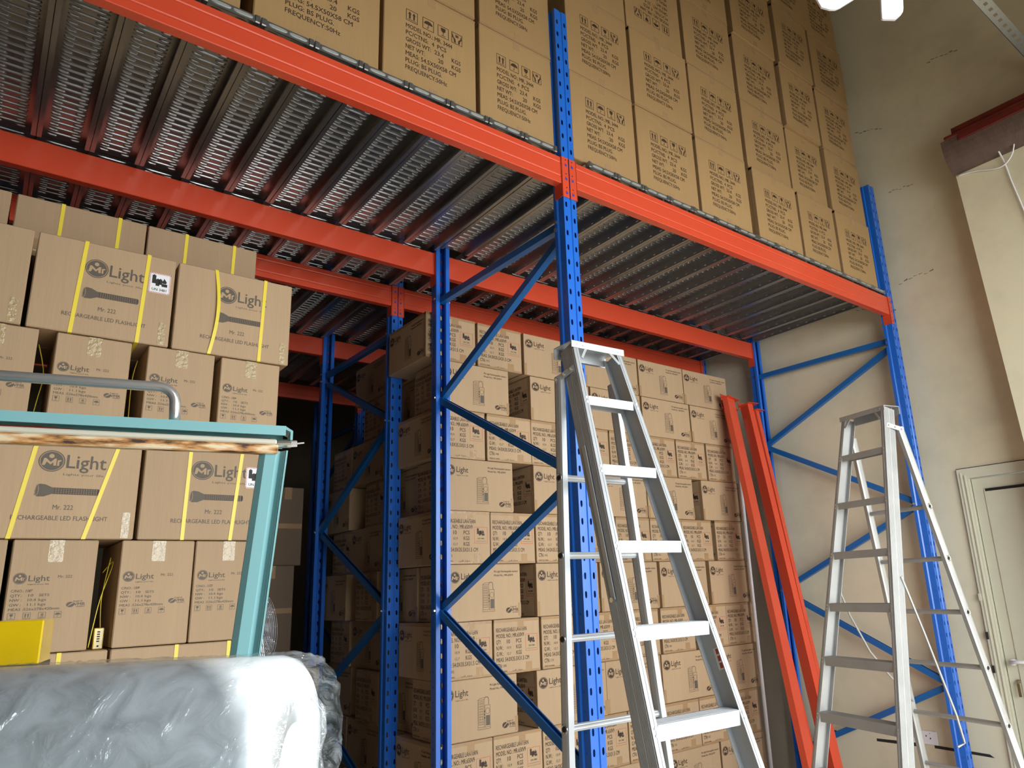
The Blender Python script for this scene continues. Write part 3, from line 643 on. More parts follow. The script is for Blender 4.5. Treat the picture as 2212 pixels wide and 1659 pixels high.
# ------------------------------------------------------------------ lantern cartons
LW, LN, LH = .555, .374, .333
ctns = ['173', '132', '102', '100']
LT = [body('carton_body', LN, LW, LH, 'kraft', lantern_text_print(c, LN, LH), lantern_side_print(LW, LH)) for c in ctns]
LS = [body('carton_body', LW, LN, LH, 'kraft', lantern_side_print(LW, LH), lantern_text_print(c, LN, LH)) for c in ctns[:2]]
T_text = tape_mesh(LN, LW, LH, [(.03, True), (.09, False)], edge=.018, tl=.062, tw=.05)
T_side = tape_mesh(LW, LN, LH, [], edge=0, sidestrip=True)
b = MB(); b.box(-LW/2, -LW/2+.022, -.0009, -.0002, .002, LH*.28, 'tape'); b.box(-LW/2-.0009, -LW/2-.0002, -.0009, .03, .002, LH-.002, 'tape'); _o = b.build('packing_tape'); T_side = _o.data; bpy.data.objects.remove(_o)
b = MB(); b.box(LW/2-.022, LW/2, -.0009, -.0002, .01, LH*.28, 'tape'); _o = b.build('packing_tape'); T_side2 = _o.data; bpy.data.objects.remove(_o)
protoT = []; protoS = []
for me in LT: p_ = empty('lantern_carton'); mk('carton_body', me, p_); mk('packing_tape', T_text, p_); protoT.append(regkids(p_))
for me in LS: p_ = empty('lantern_carton'); mk('carton_body', me, p_); mk('packing_tape', T_side, p_); mk('packing_tape', T_side2, p_); protoS.append(regkids(p_))
def inst(protos, i):
    p_ = protos[i % len(protos)]
    if id(p_) not in used: used.add(id(p_)); return p_
    return copy_tree(p_)
zr = [3.75-.235, 3.75-.56, 3.75-.895, 3.75-1.228, 3.75-1.575, 3.75-1.915, 3.75-2.27, 3.75-2.61, 3.75-2.965, 3.75-3.31, 3.75-3.645]
YF = 1.452
def lanterns(row, items):
    z1 = zr[row]; z0 = zr[row+1]; hh = z1-z0
    for i, (kind, a, c) in enumerate(items):
        o = inst(protoT if kind == 't' else protoS, row+i)
        base = LN if kind == 't' else LW
        o.location = ((a+c)/2, YF+rnd.uniform(0, .012), z0+.0005); o.rotation_euler = (0, 0, rnd.uniform(-.006, .006)); o.scale = ((c-a)/base, 1, (hh-.003)/LH)
        tag(o, 'lantern carton with %s face, %s row of stack front, %s from left' % ('text' if kind == 't' else 'drawing', ORD[row], ORD[i]), 'carton', 'lantern cartons stacked on the floor')
tx = lambda a, n: [('t', a+i*(3.12-a)/n+.003, a+(i+1)*(3.12-a)/n-.003) for i in range(n)]
lanterns(0, [('t', -.066, .325), ('t', .345, .728), ('s', .748, 1.325), ('s', 1.342, 1.932), ('s', 1.944, 2.496), ('s', 2.504, 3.108)])
lanterns(1, [('s', .05, .60), ('s', .80, 1.375), ('s', 1.39, 1.94), ('s', 1.96, 2.548), ('s', 2.565, 3.12)])
lanterns(2, [('t', .018, .395), ('t', .408, .786), ('t', .796, 1.172), ('t', 1.18, 1.556), ('t', 1.565, 1.94), ('t', 1.95, 2.325), ('t', 2.344, 2.718), ('t', 2.735, 3.11)])
lanterns(3, [('s', .075, .62), ('s', .80, 1.37), ('s', 1.385, 1.93), ('s', 1.94, 2.50), ('s', 2.62, 3.15)])
lanterns(4, [('t', .028, .418), ('t', .428, .795), ('t', .803, 1.18), ('t', 1.19, 1.565), ('t', 1.573, 1.94), ('t', 1.95, 2.325), ('t', 2.335, 2.71), ('t', 2.75, 3.125)])
lanterns(5, [('s', .10, .655), ('s', .79, 1.36), ('s', 1.385, 1.995), ('s', 2.02, 2.58), ('s', 2.62, 3.15)])
lanterns(6, [('t', .04, .42), ('t', .433, .80), ('t', .822, 1.20), ('t', 1.21, 1.585), ('t', 1.60, 1.97), ('t', 1.997, 2.38), ('t', 2.42, 2.79), ('t', 2.801, 3.17)])
lanterns(7, [('s', .055, .61), ('s', .765, 1.385), ('s', 1.392, 1.96), ('s', 1.968, 2.60), ('s', 2.62, 3.14)])
lanterns(8, tx(.03, 8)); lanterns(9, [('s', .06, .61), ('s', .78, 1.36), ('s', 1.38, 1.95), ('s', 1.97, 2.55), ('s', 2.57, 3.13)])
# side of the stack, receding into the shade (cartons turned to face left)
def side_lanterns(y0, y1, row0, xoff, tagname):
    for row in range(row0, 10):
        z1 = zr[row]; z0 = zr[row+1]; i = 0; y = y0-(.185 if (row % 2 and y0 < 2.2) else 0)
        while y < y1:
            kind = 's' if (i+row) % 2 else 't'; ww = LW if kind == 's' else LN
            dep = LN if kind == 's' else LW
            o = inst(protoS if kind == 's' else protoT, i+row+1); xx = xoff+rnd.uniform(0, .05)+(.03 if (row+i) % 3 == 1 else 0)
            o.location = (xx, y+ww/2, z0+.0005); o.rotation_euler = (0, 0, -math.pi/2+rnd.uniform(-.01, .01)); o.scale = (1, 1, (z1-z0-.003)/LH)
            tag(o, 'lantern carton on shaded stack side, %s row down, %s one back%s' % (ORD[row], ORD[i], tagname), 'carton', 'lantern cartons on the shaded side of the stack')
            y += ww+.012; i += 1
YS = YF+LW+.02
side_lanterns(YS, 2.55, 0, .062, ''); side_lanterns(2.98, 3.3, 2, .062, ', far part')
# pallets under the stack
def pallet(x, y, w_, d_, h_, label):
    r = tag(empty('wooden_pallet', (x, y, 0)), label, 'pallet', 'pallets under the carton stacks')
    b = MB()
    n = int(w_/.14)
    for i in range(n): b.box(i*w_/n+.01, (i+1)*w_/n-.01, 0, d_, h_-.02, h_, 'kraft_dark')
    b.build('top_boards', r); b = MB()
    for yy in (0, d_/2-.04, d_-.08): b.box(0, w_, yy, yy+.08, 0, h_-.02, 'kraft_dark')
    b.build('bearers', r); return r
pallet(-.15, YF+.02, 1.6, .50, zr[10]-.001, 'wooden pallet under the left part of the lantern stack'); pallet(1.5, YF+.02, 1.6, .50, zr[10]-.001, 'wooden pallet under the right part of the lantern stack')
pallet(.07, YF+.58, .6, 1.7, zr[10]-.001, 'wooden pallet under the rear part of the lantern stack')

# ------------------------------------------------------------------ flashlight cartons (left)
FW, FD, FH = .518, .272, .421
nos = ['1309', '1173', '119', '1187']
FWB = body('carton_body', FW, FD, FH, 'kraft', flash_wide_print(FW, FH)); FPB = body('carton_body', FW, FH, .283, 'kraft_dark')
FNB = [body('carton_body', FD, FW, FH, 'kraft', flash_narrow_print(FD, FH, n_)) for n_ in nos]
FNT = tape_mesh(FD, FW, FH, [(.0, True)], edge=0, m='tape_clear', sidestrip=False, tl=.085, tw=.05)
b = MB(); b.box(FW/2-.045, FW/2-.018, -.0009, -.0002, .005, FH*.26, 'tape_clear'); _o = b.build('t'); FWT = _o.data; bpy.data.objects.remove(_o)
b = MB(); b.box(-FW/2+.01, FW/2-.01, -.0009, -.0002, .0, .085, 'tape'); b.box(-FW/2+.03, FW/2-.05, -.0013, -.0009, .02, .03, 'tape_clear'); _o = b.build('t'); FPT = _o.data; bpy.data.objects.remove(_o)
def strap(parent, xt, xb, h, d_, bulge=0.0):
    b = MB(); N = 14; hw = .0075; pts = []
    for i in range(N+1):
        t = i/N; x = xb+(xt-xb)*t+bulge*math.sin(math.pi*t)*.7; y = -.002-abs(bulge)*.35*math.sin(math.pi*t); pts.append((x, y, h*t))
    for a, c in zip(pts, pts[1:]):
        b.add([(a[0]-hw, a[1], a[2]), (a[0]+hw, a[1], a[2]), (c[0]+hw, c[1], c[2]), (c[0]-hw, c[1], c[2]), (a[0]-hw, a[1]+.001, a[2]), (a[0]+hw, a[1]+.001, a[2]), (c[0]+hw, c[1]+.001, c[2]), (c[0]-hw, c[1]+.001, c[2])], [(0, 1, 2, 3), (7, 6, 5, 4), (0, 3, 7, 4), (1, 5, 6, 2)], 'strap')
    b.box(xt-hw, xt+hw, -.002, d_, h, h+.001, 'strap'); b.box(xb-hw, xb+hw, -.002, d_, -.001, 0, 'strap')
    return b.build('strap', parent)
def hazard(parent, u, v, w_=.088, h_=.088):
    b = MB(); b.box(u, u+w_, -.0012, -.0003, v, v+h_, 'white'); p = Print()
    for i in range(14):
        for (a, c, dx, dz) in ((u+w_*i/14, v+h_-.006, 0, .006), (u+w_*i/14, v, 0, .006)): p.poly([(a, c), (a+.003, c), (a+.006, c+.006), (a+.003, c+.006)], 'ink_red')
        p.poly([(u, v+h_*i/14), (u+.006, v+h_*i/14+.003), (u+.006, v+h_*i/14+.006), (u, v+h_*i/14+.003)], 'ink_red'); p.poly([(u+w_-.006, v+h_*i/14), (u+w_, v+h_*i/14+.003), (u+w_, v+h_*i/14+.006), (u+w_-.006, v+h_*i/14+.003)], 'ink_red')
    p.battery(u+.012, v+.028, .064, 'black'); p.text('UN 3481', u+.014, v+.012, .012, .058, 'black')
    p.emit(b, lambda a, c, l: (a, -.0016, c)); return b.build('hazard_label', parent)
zf = [3.20, 2.775, 2.35, 1.925, 1.50, 1.075, .65, .225]   # row tops
YL = .85
def wide_box(x0, x1, z0, y, label, straps, haz=None, h=FH):
    r = tag(empty('flashlight_carton', ((x0+x1)/2, y, z0), rnd.uniform(-.004, .004)), label, 'carton', 'flashlight cartons stacked at the left')
    mk('carton_body', FWB, r).scale = ((x1-x0)/FW, 1, h/FH); mk('packing_tape', FWT, r).scale = ((x1-x0)/FW, 1, h/FH)
    for s_ in straps: strap(r, s_[0], s_[1], h, FD, s_[2] if len(s_) > 2 else 0)
    if haz: hazard(r, *haz)
    return r
fcount = [0]
def narrow_box(x0, x1, z0, label):
    r = tag(empty('flashlight_carton', ((x0+x1)/2, YL+rnd.uniform(0, .01), z0), rnd.uniform(-.008, .008)), label, 'carton', 'flashlight cartons stacked at the left')
    k = fcount[0]; fcount[0] += 1
    mk('carton_body', FNB[k % 4], r).scale = ((x1-x0)/FD, 1, 1); mk('packing_tape', FNT, r); return r
g = .002
wide_box(-2.765, -2.235, zf[1]+g, YL, 'flashlight carton in the top front row, cut off by the left edge of the photo', [(-.14, -.17), (.10, .08)])
wide_box(-2.219, -1.698, zf[1]+g, YL, 'flashlight carton with white battery hazard label in the top front row', [(-.090, -.110), (.150, .136)], (.158, .245, .088, .098))
wide_box(-1.684, -1.163, zf[1]+g, YL, 'flashlight carton with a loose bulging yellow strap, right end of the top front row', [(-.098, -.104, .03), (.13, .12)])
wide_box(-2.29, -1.755, zf[3]+g, YL, 'flashlight carton with slanting straps seen under the teal rail, left one', [(-.094, -.149), (.19, .093)])
wide_box(-1.740, -1.19, zf[3]+g, YL, 'flashlight carton partly behind the teal post, right one under the rail', [(-.098, -.105), (.12, .09)], (.14, .235, .092, .098))
wide_box(-2.82, -2.30, zf[3]+g, YL, 'flashlight carton at the far left, second strapped row', [(-.1, -.12), (.1, .09)])
wide_box(-2.36, -1.80, zf[5]+g, YL, 'flashlight carton above the wrapped roll, left one in third strapped row', [(-.12, -.12), (.12, .12)])
wide_box(-1.790, -1.225, zf[5]+g, YL, 'flashlight carton above the wrapped roll, right one in third strapped row', [(-.045, -.05), (.16, .16)])
wide_box(-2.9, -2.375, zf[5]+g, YL, 'flashlight carton at the far left, third strapped row', [(-.1, -.1), (.1, .1)])
wide_box(-2.25, -1.74, zf[7]+g, YL, 'flashlight carton in the lowest row, middle', [(-.1, -.1), (.1, .1)]); wide_box(-1.73, -1.2, zf[7]+g, YL, 'flashlight carton in the lowest row, right end', [(-.1, -.1), (.1, .1)]); wide_box(-2.8, -2.27, zf[7]+g, YL, 'flashlight carton in the lowest row, left end', [(-.1, -.1), (.1, .1)])
for row, nm, boxes in ((2, 'second row from the top', [(-2.72, -2.44), (-2.435, -2.170), (-2.108, -1.836), (-1.772, -1.498), (-1.467, -1.198)]), (4, 'fourth row from the top', [(-2.72, -2.45), (-2.44, -2.168), (-2.151, -1.873), (-1.790, -1.516), (-1.510, -1.238)]), (6, 'sixth row from the top', [(-2.75, -2.48), (-2.44, -2.17), (-2.12, -1.85), (-1.80, -1.53), (-1.50, -1.23)])):
    for i, (a, c) in enumerate(boxes): narrow_box(a, c, zf[row]+g, 'upright flashlight carton, narrow face, %s, %s from left' % (nm, ORD[i]))
# second layer behind the wide rows, and the flat cartons on top at the back
for row in (1, 3, 5, 7):
    for i, x in enumerate((-2.5, -1.97, -1.44)):
        r = tag(empty('flashlight_carton', (x, YL+FD+.012, zf[row]+g)), 'flashlight carton in second layer, %s row from top, %s from left' % (ORD[row-1], ORD[i]), 'carton', 'flashlight cartons stacked at the left')
        mk('carton_body', FWB, r); mk('packing_tape', FWT, r)
for i, (a, c, lab) in enumerate(((-2.86, -2.33, 'plain strapped carton laid flat behind the top row, at the left edge'), (-2.315, -1.797, 'plain strapped carton laid flat behind the carton with the hazard label'), (-1.789, -1.269, 'plain strapped carton laid flat on top at the back, right end'))):
    r = tag(empty('flashlight_carton', ((a+c)/2, YL+FD+.012, zf[0]+g-.001)), lab, 'carton', 'flashlight cartons laid flat on top'); mk('carton_body', FPB, r); mk('packing_tape', FPT, r)
    strap(r, -.085, -.088, .283, FH); strap(r, .145, .142, .283, FH)
pallet(-2.85, YL+.02, 1.7, .56, .223, 'wooden pallet under the flashlight carton stack')
# loose strap tails hanging in the gaps between cartons
def cord(name, pts, r_, m, label, cat):
    b = MB(); P = []
    V = [Vector(p) for p in pts]
    for i in range(len(V)-1):
        p0, p1, p2, p3 = V[max(i-1, 0)], V[i], V[i+1], V[min(i+2, len(V)-1)]
        for k in range(6):
            t = k/6; P.append(0.5*((2*p1)+(-p0+p2)*t+(2*p0-5*p1+4*p2-p3)*t*t+(-p0+3*p1-3*p2+p3)*t**3))
    P.append(V[-1]); b.tube(P, r_, m, 6); return tag(b.build(name, smooth=True), label, cat)
cord('strap_tail', [(-1.83, 1.0, 1.50+.3), (-1.80, .96, 1.84), (-1.835, .93, 1.70), (-1.85, .92, 1.60), (-1.86, .92, 1.507)], .0018, 'strap', 'thin yellow strap tail hanging in the gap behind the small yellow box', 'strap')
cord('strap_tail', [(-1.81, .97, 1.86), (-1.828, .96, 1.70), (-1.822, .95, 1.575)], .0018, 'strap', 'thin yellow strap tail curving down onto the small yellow box', 'strap')
cord('strap_tail', [(-1.79, 1.0, 2.74), (-1.805, .99, 2.62), (-1.80, .98, 2.36)], .002, 'strap', 'yellow strap tail in the dark gap between second row cartons, near the middle', 'strap')
cord('strap_tail', [(-2.16, 1.0, 2.75), (-2.13, .99, 2.62), (-2.14, .98, 2.50), (-2.155, .98, 2.36)], .002, 'strap', 'yellow strap tail in the dark gap at the left of the second row', 'strap')
b = MB(); b.box(-.018, .018, 0, .03, 0, .082, 'yellow', .003)
for i in range(5): b.box(-.006, .004, -.001, .001, .028+i*.009, .033+i*.009, 'black')
b.tube([(0, -.001, .012), (0, .002, .012)], .004, 'black', 8)
o = tag(b.build('small_yellow_box'), 'small bright yellow box with black marks standing in the gap between two cartons', 'box'); o.location = (-1.826, .935, 1.4985)

# ------------------------------------------------------------------ dark corner behind: plain cartons and fan guards
dk = [(-.42, 3.4, 0, .5, .5, .62), (-1.0, 3.35, 0, .52, .5, .60), (-1.6, 3.5, 0, .5, .5, .6), (-.40, 3.42, .622, .5, .5, .60), (-1.0, 3.37, .602, .5, .5, .55), (-.38, 3.4, 1.224, .36, .5, .70), (-.26, 3.46, 1.927, .26, .45, .64), (-.62, 2.3, 0, .5, .45, .6), (-.62, 2.3, .602, .48, .45, .62)]
dkn = ['beside the rear blue post on the floor', 'second along the floor', 'third along the floor', 'on the floor carton beside the rear blue post', 'on the second floor carton', 'third up beside the rear blue post', 'top of the pile beside the rear blue post', 'at the bottom in front of the dark pile', 'second up in front of the dark pile']
for (x, y, z, w_, d_, h_), nm in zip(dk, dkn):
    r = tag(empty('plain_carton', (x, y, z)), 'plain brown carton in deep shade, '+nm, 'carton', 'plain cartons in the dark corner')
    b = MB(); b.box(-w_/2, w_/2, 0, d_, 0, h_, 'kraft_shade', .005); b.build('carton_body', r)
    b = MB(); b.box(-.03, .03, -.001, -.0002, h_-.1, h_, 'tape'); b.box(-w_/2+.005, w_/2-.005, -.001, -.0002, h_/2-.02, h_/2+.02, 'tape'); b.build('packing_tape', r)
b = MB()
b.box(-.2, .2, 0, .4, 0, 1.30, 'kraft_dark', .005)
tag(b.build('tall_plain_carton'), 'tall plain carton in the dark carrying the stack of wire fan guards', 'carton').location = (-.86, 1.85, 0)
for k in range(9):
    b = MB()
    for rr_ in (.20, .17, .14, .10, .06): b.tube([(rr_*math.cos(a), 0, rr_*math.sin(a)+.2) for a in [2*math.pi*i/24 for i in range(25)]], .0016, 'chrome', 5, False)
    for q in range(12):
        a = math.pi*2*q/12; b.tube([(.06*math.cos(a), .008, .06*math.sin(a)+.2), (.2*math.cos(a), -.0, .2*math.sin(a)+.2)], .0013, 'chrome', 4)
    o = tag(b.build('fan_guard'), 'round wire fan guard, %s from the front in the dark stack' % ORD[k], 'fan guard', 'wire fan guards in the dark'); o.location = (-.86, 1.90+k*.032, 1.305); o.rotation_euler = (math.radians(-6), 0, math.radians(50))

# ------------------------------------------------------------------ spare orange beams leaning in the corner
def leaning(x0, y0, x1, y1, ztop, wx, wy, label, rusty=False, rz=0.0):
    a = Vector((x0, y0, 0)); c = Vector((x1, y1, ztop)); dvec = c-a; Ln = dvec.length
    r = tag(empty('spare_beam', a), label, 'beam', 'spare orange beams leaning in the corner')
    r.rotation_mode = 'QUATERNION'; q_ = dvec.to_track_quat('Z', 'Y'); r.rotation_quaternion = q_ @ Matrix.Rotation(rz, 3, 'Z').to_quaternion()
    b = MB(); prof = [(-wx/2, -wy/2), (-wx*.12, -wy/2), (-wx*.08, -wy/2+.003), (wx*.08, -wy/2+.003), (wx*.12, -wy/2), (wx/2, -wy/2), (wx/2, wy/2), (-wx/2, wy/2)]
    b.prism(prof, (0, 0, .02), (1, 0, 0), (0, 1, 0), (0, 0, Ln-.05), 'orange'); b.build('beam_tube', r)
    for z in (0.02, Ln-.03):
        b = MB(); b.box(-wx/2-.05, wx/2+.02, -wy/2-.003, wy/2+.03, z, z+.004, 'orange'); b.box(-wx/2-.05, wx/2+.02, -wy/2-.003, -wy/2+.001, z-.012 if z > 1 else z, z+.05 if z > 1 else z+.02, 'orange')
        b.build('end_connector', r)
    return r
leaning(2.775, .78, 2.995, 1.36, 3.30, .125, .05, 'orange spare beam leaning at the left of the bundle, broad face to the front', rz=math.radians(28))
leaning(3.12, .82, 3.215, 1.33, 3.26, .06, .10, 'orange spare beam leaning at the right of the bundle, narrow face to the front')
leaning(2.93, .86, 3.035, 1.40, 3.22, .11, .05, 'orange spare beam leaning just behind the left tall spare beam', rz=math.radians(24))
leaning(3.28, .90, 3.262, 1.30, 3.20, .05, .10, 'orange spare beam leaning nearest the blue end post')
b = MB(); b.tube([(0, 0, 0), (.03, .02, 3.12)], .016, 'whitepl', 10); o = tag(b.build('white_pipe', smooth=True), 'thin white pipe standing behind the leaning orange beams', 'pipe'); o.location = (3.10, 1.40, 0)

# ------------------------------------------------------------------ aluminium ladders
def ladder(T, psi, th, ph, w0, w1, s0, s, dr, rr0, nst, label, m, grp=None, spreader='tight'):
    H = T[2]; root = tag(empty('step_ladder', (T[0], T[1], 0), psi), label, 'ladder', grp)
    dF = Vector((0, -math.sin(th), -math.cos(th))); bk = Vector((0, math.cos(th), -math.sin(th))); Lf = H/math.cos(th); T0 = Vector((0, 0, H))
    FLG = .026; WD = .088
    for sd in (-1, 1):
        a = T0+Vector((sd*w0, 0, 0)); c = T0+dF*(Lf-.004)+Vector((sd*(w0+w1*Lf), 0, 0)); dv = c-a
        b = MB(); X = Vector((sd, 0, 0))
        # C section: front flange, ribbed web outside, back flange
        b.prism([(0, 0), (FLG, 0), (FLG, .003), (0, .003)], a, X, bk, dv, m); b.prism([(0, WD), (FLG, WD), (FLG, WD-.003), (0, WD-.003)], a, X, bk, dv, m)
        b.prism([(FLG-.003, 0), (FLG, 0), (FLG, WD), (FLG-.003, WD)], a, X, bk, dv, m)
        b.prism([(.008, -.0015), (.011, -.0015), (.011, 0), (.008, 0)], a, X, bk, dv, m)
        n_ = 15
        for i in range(n_):
            y = .006+i*(WD-.012)/n_
            if i == 7: continue
            b.prism([(FLG, y), (FLG+.0012, y+.001), (FLG+.0012, y+.003), (FLG, y+.004)], a, X, bk, dv, m)
        st = b.build('stile', root)
        b = MB(); b.box(-.02, .02, -.05, .05, 0, .035, 'gasket', .006); ft = b.build('rubber_foot', st); ft.location = T0+dF*(Lf-.02)+Vector((sd*(w0+w1*Lf+.013), .045, 0)); ft.location.z = 0
        # gusset under the cap
        b = MB(); p1 = a+dF*.075+Vector((sd*-.002, -.003, 0)); p2 = a+Vector((-sd*.045, -.003, -.012)); b.bar(p1, p2, .012, .004, (0, 1, 0), m); b.build('gusset', root)
    for k in range(nst):
        l = s0+s*k; p = T0+dF*l; hw = w0+w1*l+FLG-.004
        if p.z < .12: break
        b = MB(); fh = .036+.003*k
        b.box(-hw+FLG-.003, hw-FLG+.003, p.y-.0012, p.y+.0018, p.z-fh, p.z, m)
        b.box(-hw, hw, p.y+.004, p.y+.083, p.z-.004, p.z, m); b.box(-hw, hw, p.y+.080, p.y+.083, p.z-.03, p.z, m)
        for i in range(9): b.box(-hw+.01, hw-.01, p.y+.008+i*.008, p.y+.0105+i*.008, p.z, p.z+.0012, m)
        b.build('step', root)
        for sd in (-1, 1):
            for zz in (.008, .028): b = MB(); b.tube([(sd*(w0+w1*(l+zz)+.012), p.y-.0035-zz*math.tan(th), p.z-zz), (sd*(w0+w1*(l+zz)+.012), p.y+.001-zz*math.tan(th), p.z-zz)], .0045, 'zinc', 8); b.build('rivet', root)
    hw = w0+FLG+.012
    b = MB(); b.box(-hw, hw, -.012, .115, H-.001, H+.003, m, .0008); b.box(-hw, hw, -.012, -.009, H-.026, H, m); b.box(-hw, hw, .112, .115, H-.045, H, m); b.box(-hw+.03, hw-.03, .085, .088, H-.05, H, m)
    for x in (-hw+.03, -hw+.06, hw-.06, hw-.03): b.tube([(x, -.0145, H-.013), (x, -.008, H-.013)], .004, 'zinc', 8)
    b.build('top_cap', root)
    # rear section
    dR = Vector((0, math.sin(ph), -math.cos(ph))); Q0 = T0+Vector((0, dr+.035, 0)); Lr = H/math.cos(ph)
    for sd in (-1, 1):
        a = Q0+dR*.13+Vector((sd*(w0+.032+w1*.13), 0, 0)); c = Q0+dR*(Lr-.004)+Vector((sd*(w0+.032+w1*Lr), 0, 0)); dv = c-a; bk2 = Vector((0, math.cos(ph), math.sin(ph)))
        b = MB(); X = Vector((1, 0, 0)); wx, wy = .024, .044
        b.prism([(-wx/2, -wy/2), (wx/2, -wy/2), (wx/2+.003, -wy/4), (wx/2+.003, wy/4), (wx/2, wy/2), (-wx/2, wy/2), (-wx/2-.003, wy/4), (-wx/2-.003, -wy/4)], a, X, bk2, dv, m); rl = b.build('rear_rail', root)
        b = MB(); b.box(-.018, .018, -.03, .03, 0, .03, 'gasket', .006); ft = b.build('rubber_foot', rl); ft.location = c; ft.location.z = 0
        # hinge bracket from stile to rear rail
        b = MB(); p1 = T0+dF*.115+bk*.02+Vector((sd*(w0+FLG+.008), 0, 0)); p2 = a+dR*.02+Vector((sd*.018, 0.01, 0)); b.bar(p1, p2, .003, .026, (0, 0, 1), m)
        for t in (.12, .5, .9):
            pm = p1.lerp(p2, t); b.tube([pm-Vector((sd*.004, 0, 0)), pm+Vector((sd*.006, 0, 0))], .007, 'zinc', 8)
        b.build('hinge_bracket', root)
    for k in range(nst):
        l = rr0+s*k; p = Q0+dR*l; hw = w0+.032+w1*l
        if p.z < .15: break
        b = MB(); n_ = 20; 
        prof = [((.0135 if i % 2 else .0118)*math.cos(2*math.pi*i/n_), (.0135 if i % 2 else .0118)*math.sin(2*math.pi*i/n_)) for i in range(n_)]
        b.prism(prof, (-hw-.016, p.y, p.z), (0, 1, 0), (0, 0, 1), (2*hw+.032, 0, 0), m)
        for sd in (-1, 1):
            xs = sd*(hw+.015); ring = [(xs, p.y+.015*math.cos(a_), p.z+.015*math.sin(a_)) for a_ in [2*math.pi*i/16 for i in range(17)]]
            b.tube(ring, .003, 'zinc', 6, False); b.tube([(xs, p.y, p.z), (xs+sd*.003, p.y, p.z)], .010, 'gasket', 10)
        b.build('rung', root)
    # spreader arms
    for sd in (-1, 1):
        if spreader == 'tight':
            p1 = T0+dF*.46+bk*.05+Vector((sd*(w0+FLG+.006+w1*.46), 0, 0)); p2 = T0+dF*1.05+bk*.05+Vector((sd*(w0+FLG+.006+w1*1.05), 0, 0))
            b = MB(); b.bar(p1, p2, .004, .018, (0, 1, 0), m); b.tube([p2-Vector((sd*.004, 0, 0)), p2+Vector((sd*.012, 0, 0))], .009, 'zinc', 8); b.build('spreader_arm', root)
        elif sd > 0:
            p1 = T0+dF*1.0+bk*.06+Vector((sd*(w0+FLG+.006+w1*1.0), 0, 0)); b = MB(); b.tube([p1, p1+Vector((.004, .10, -.30)), p1+Vector((.006, .235, -.72)), p1+Vector((.006, .262, -.86)), p1+Vector((.0, .21, -.875))], .0065, m, 6); b.build('spreader_arm', root)
        else:
            p1 = T0+dF*1.0+bk*.06+Vector((sd*(w0+FLG+.006+w1*1.0), 0, 0)); p2 = Q0+dR*1.75+Vector((sd*(w0+.01+w1*1.75), 0.0, 0))
            mid = p1.lerp(p2, .5)+Vector((0, -.05, -.06)); b = MB(); b.tube([p1, p1.lerp(mid, .5)+Vector((0, -.02, 0)), mid, mid.lerp(p2, .5)+Vector((0, -.01, 0)), p2], .006, m, 6); b.build('spreader_arm', root)
    return root
lad1 = ladder((-.3196, -.4842, 2.6365), -.0645, .2895, -.047, .1013, .0593, .257, .3, .084-.035, .557, 8, 'tall shiny aluminium step ladder standing in front of the tall blue post', 'alu', 'aluminium step ladders')
ladder((1.9324, -.423, 2.6365), -1.8162, .2292, .1734, .1352, .0702, .256, .3, .0587-.035, .612, 8, 'worn aluminium step ladder at the right, in front of the cream wall and end frame', 'alu_worn', 'aluminium step ladders', 'loose')
th_ = .2895; l_ = 1.245; dF_ = Vector((0, -math.sin(th_), -math.cos(th_))); bk_v = Vector((0, math.cos(th_), -math.sin(th_))); a_ = Vector((0, 0, 2.6365))+dF_*l_+Vector((.1013+.0593*l_+.0222, 0, 0))
b = MB(); b.prism([(.012, 0), (.045, 0), (.045, .001), (.012, .001)], a_, bk_v, Vector((-1, 0, 0)), dF_*.075, 'white')
for q_ in (0.004, .028, .052): b.prism([(.014, .001), (.034, .001), (.034, .0016), (.014, .0016)], a_+dF_*q_, bk_v, Vector((-1, 0, 0)), dF_*.018, 'ink_red')
o = b.build('warning_sticker', lad1); o['label'] = 'torn red and white warning sticker'
# ------------------------------------------------------------------ socket, cables, red awning rail, strut, fan
b = MB(); b.box(3.606, 3.6195, .25, .455, .405, .50, 'whitepl', .003)
for y in (.42, .39, .36, .33, .30): b.box(3.6045, 3.6065, y-.004, y+.004, .445+.015*((int(y*100)) % 2), .455+.015*((int(y*100)) % 2), 'black')
b.tube([(3.6055, .30, .485), (3.6045, .30, .485)], .003, 'black', 6)
tag(b.build('wall_socket'), 'white double wall socket plate low on the cream wall behind the worn ladder', 'socket')
r = tag(empty('awning_rail', (3.40, -.705, 4.66)), 'dark red rail with curved underside across the top of the pale column', 'rail')
b = MB(); arc = [(-.15*math.cos(a), .235-.235*math.sin(a)) for a in [math.pi/2*i/8 for i in range(9)]]
b.strip([(p[0]*1.0, p[1]) for p in arc], .008, (0, -2.0, 0), (1, 0, 0), (0, 0, 1), (0, 2.0, 0), 'maroon_worn'); b.build('curved_sheet', r)
b = MB(); b.box(-.162, -.11, -2.0, -.03, .235, .262, 'maroon', .004); b.box(-.166, -.142, -2.0, -.13, .185, .235, 'maroon', .003); b.build('lower_flange', r)
b = MB(); b.box(-.13, -.05, -2.0, -.08, .278, .325, 'maroon', .004); b.box(-.10, .22, -2.0, -.03, .262, .280, 'maroon'); b.build('upper_flange', r)
CABLE1 = [(3.392, -.735, 4.645), (3.385, -.85, 4.62), (3.375, -1.02, 4.56), (3.36, -1.11, 4.60), (3.345, -1.15, 4.68)]
CABLE2 = [(3.345, -1.04, 4.69), (3.38, -1.055, 4.58), (3.385, -1.07, 4.42), (3.385, -1.10, 4.20), (3.388, -1.12, 4.0), (3.388, -1.15, 3.7), (3.39, -1.2, 3.2), (3.39, -1.25, 2.6), (3.39, -1.27, 1.4), (3.39, -1.25, .25)]
cord('white_cable', CABLE1, .0055, 'whitepl', 'white cable looping from the column corner up behind the red rail', 'cable')
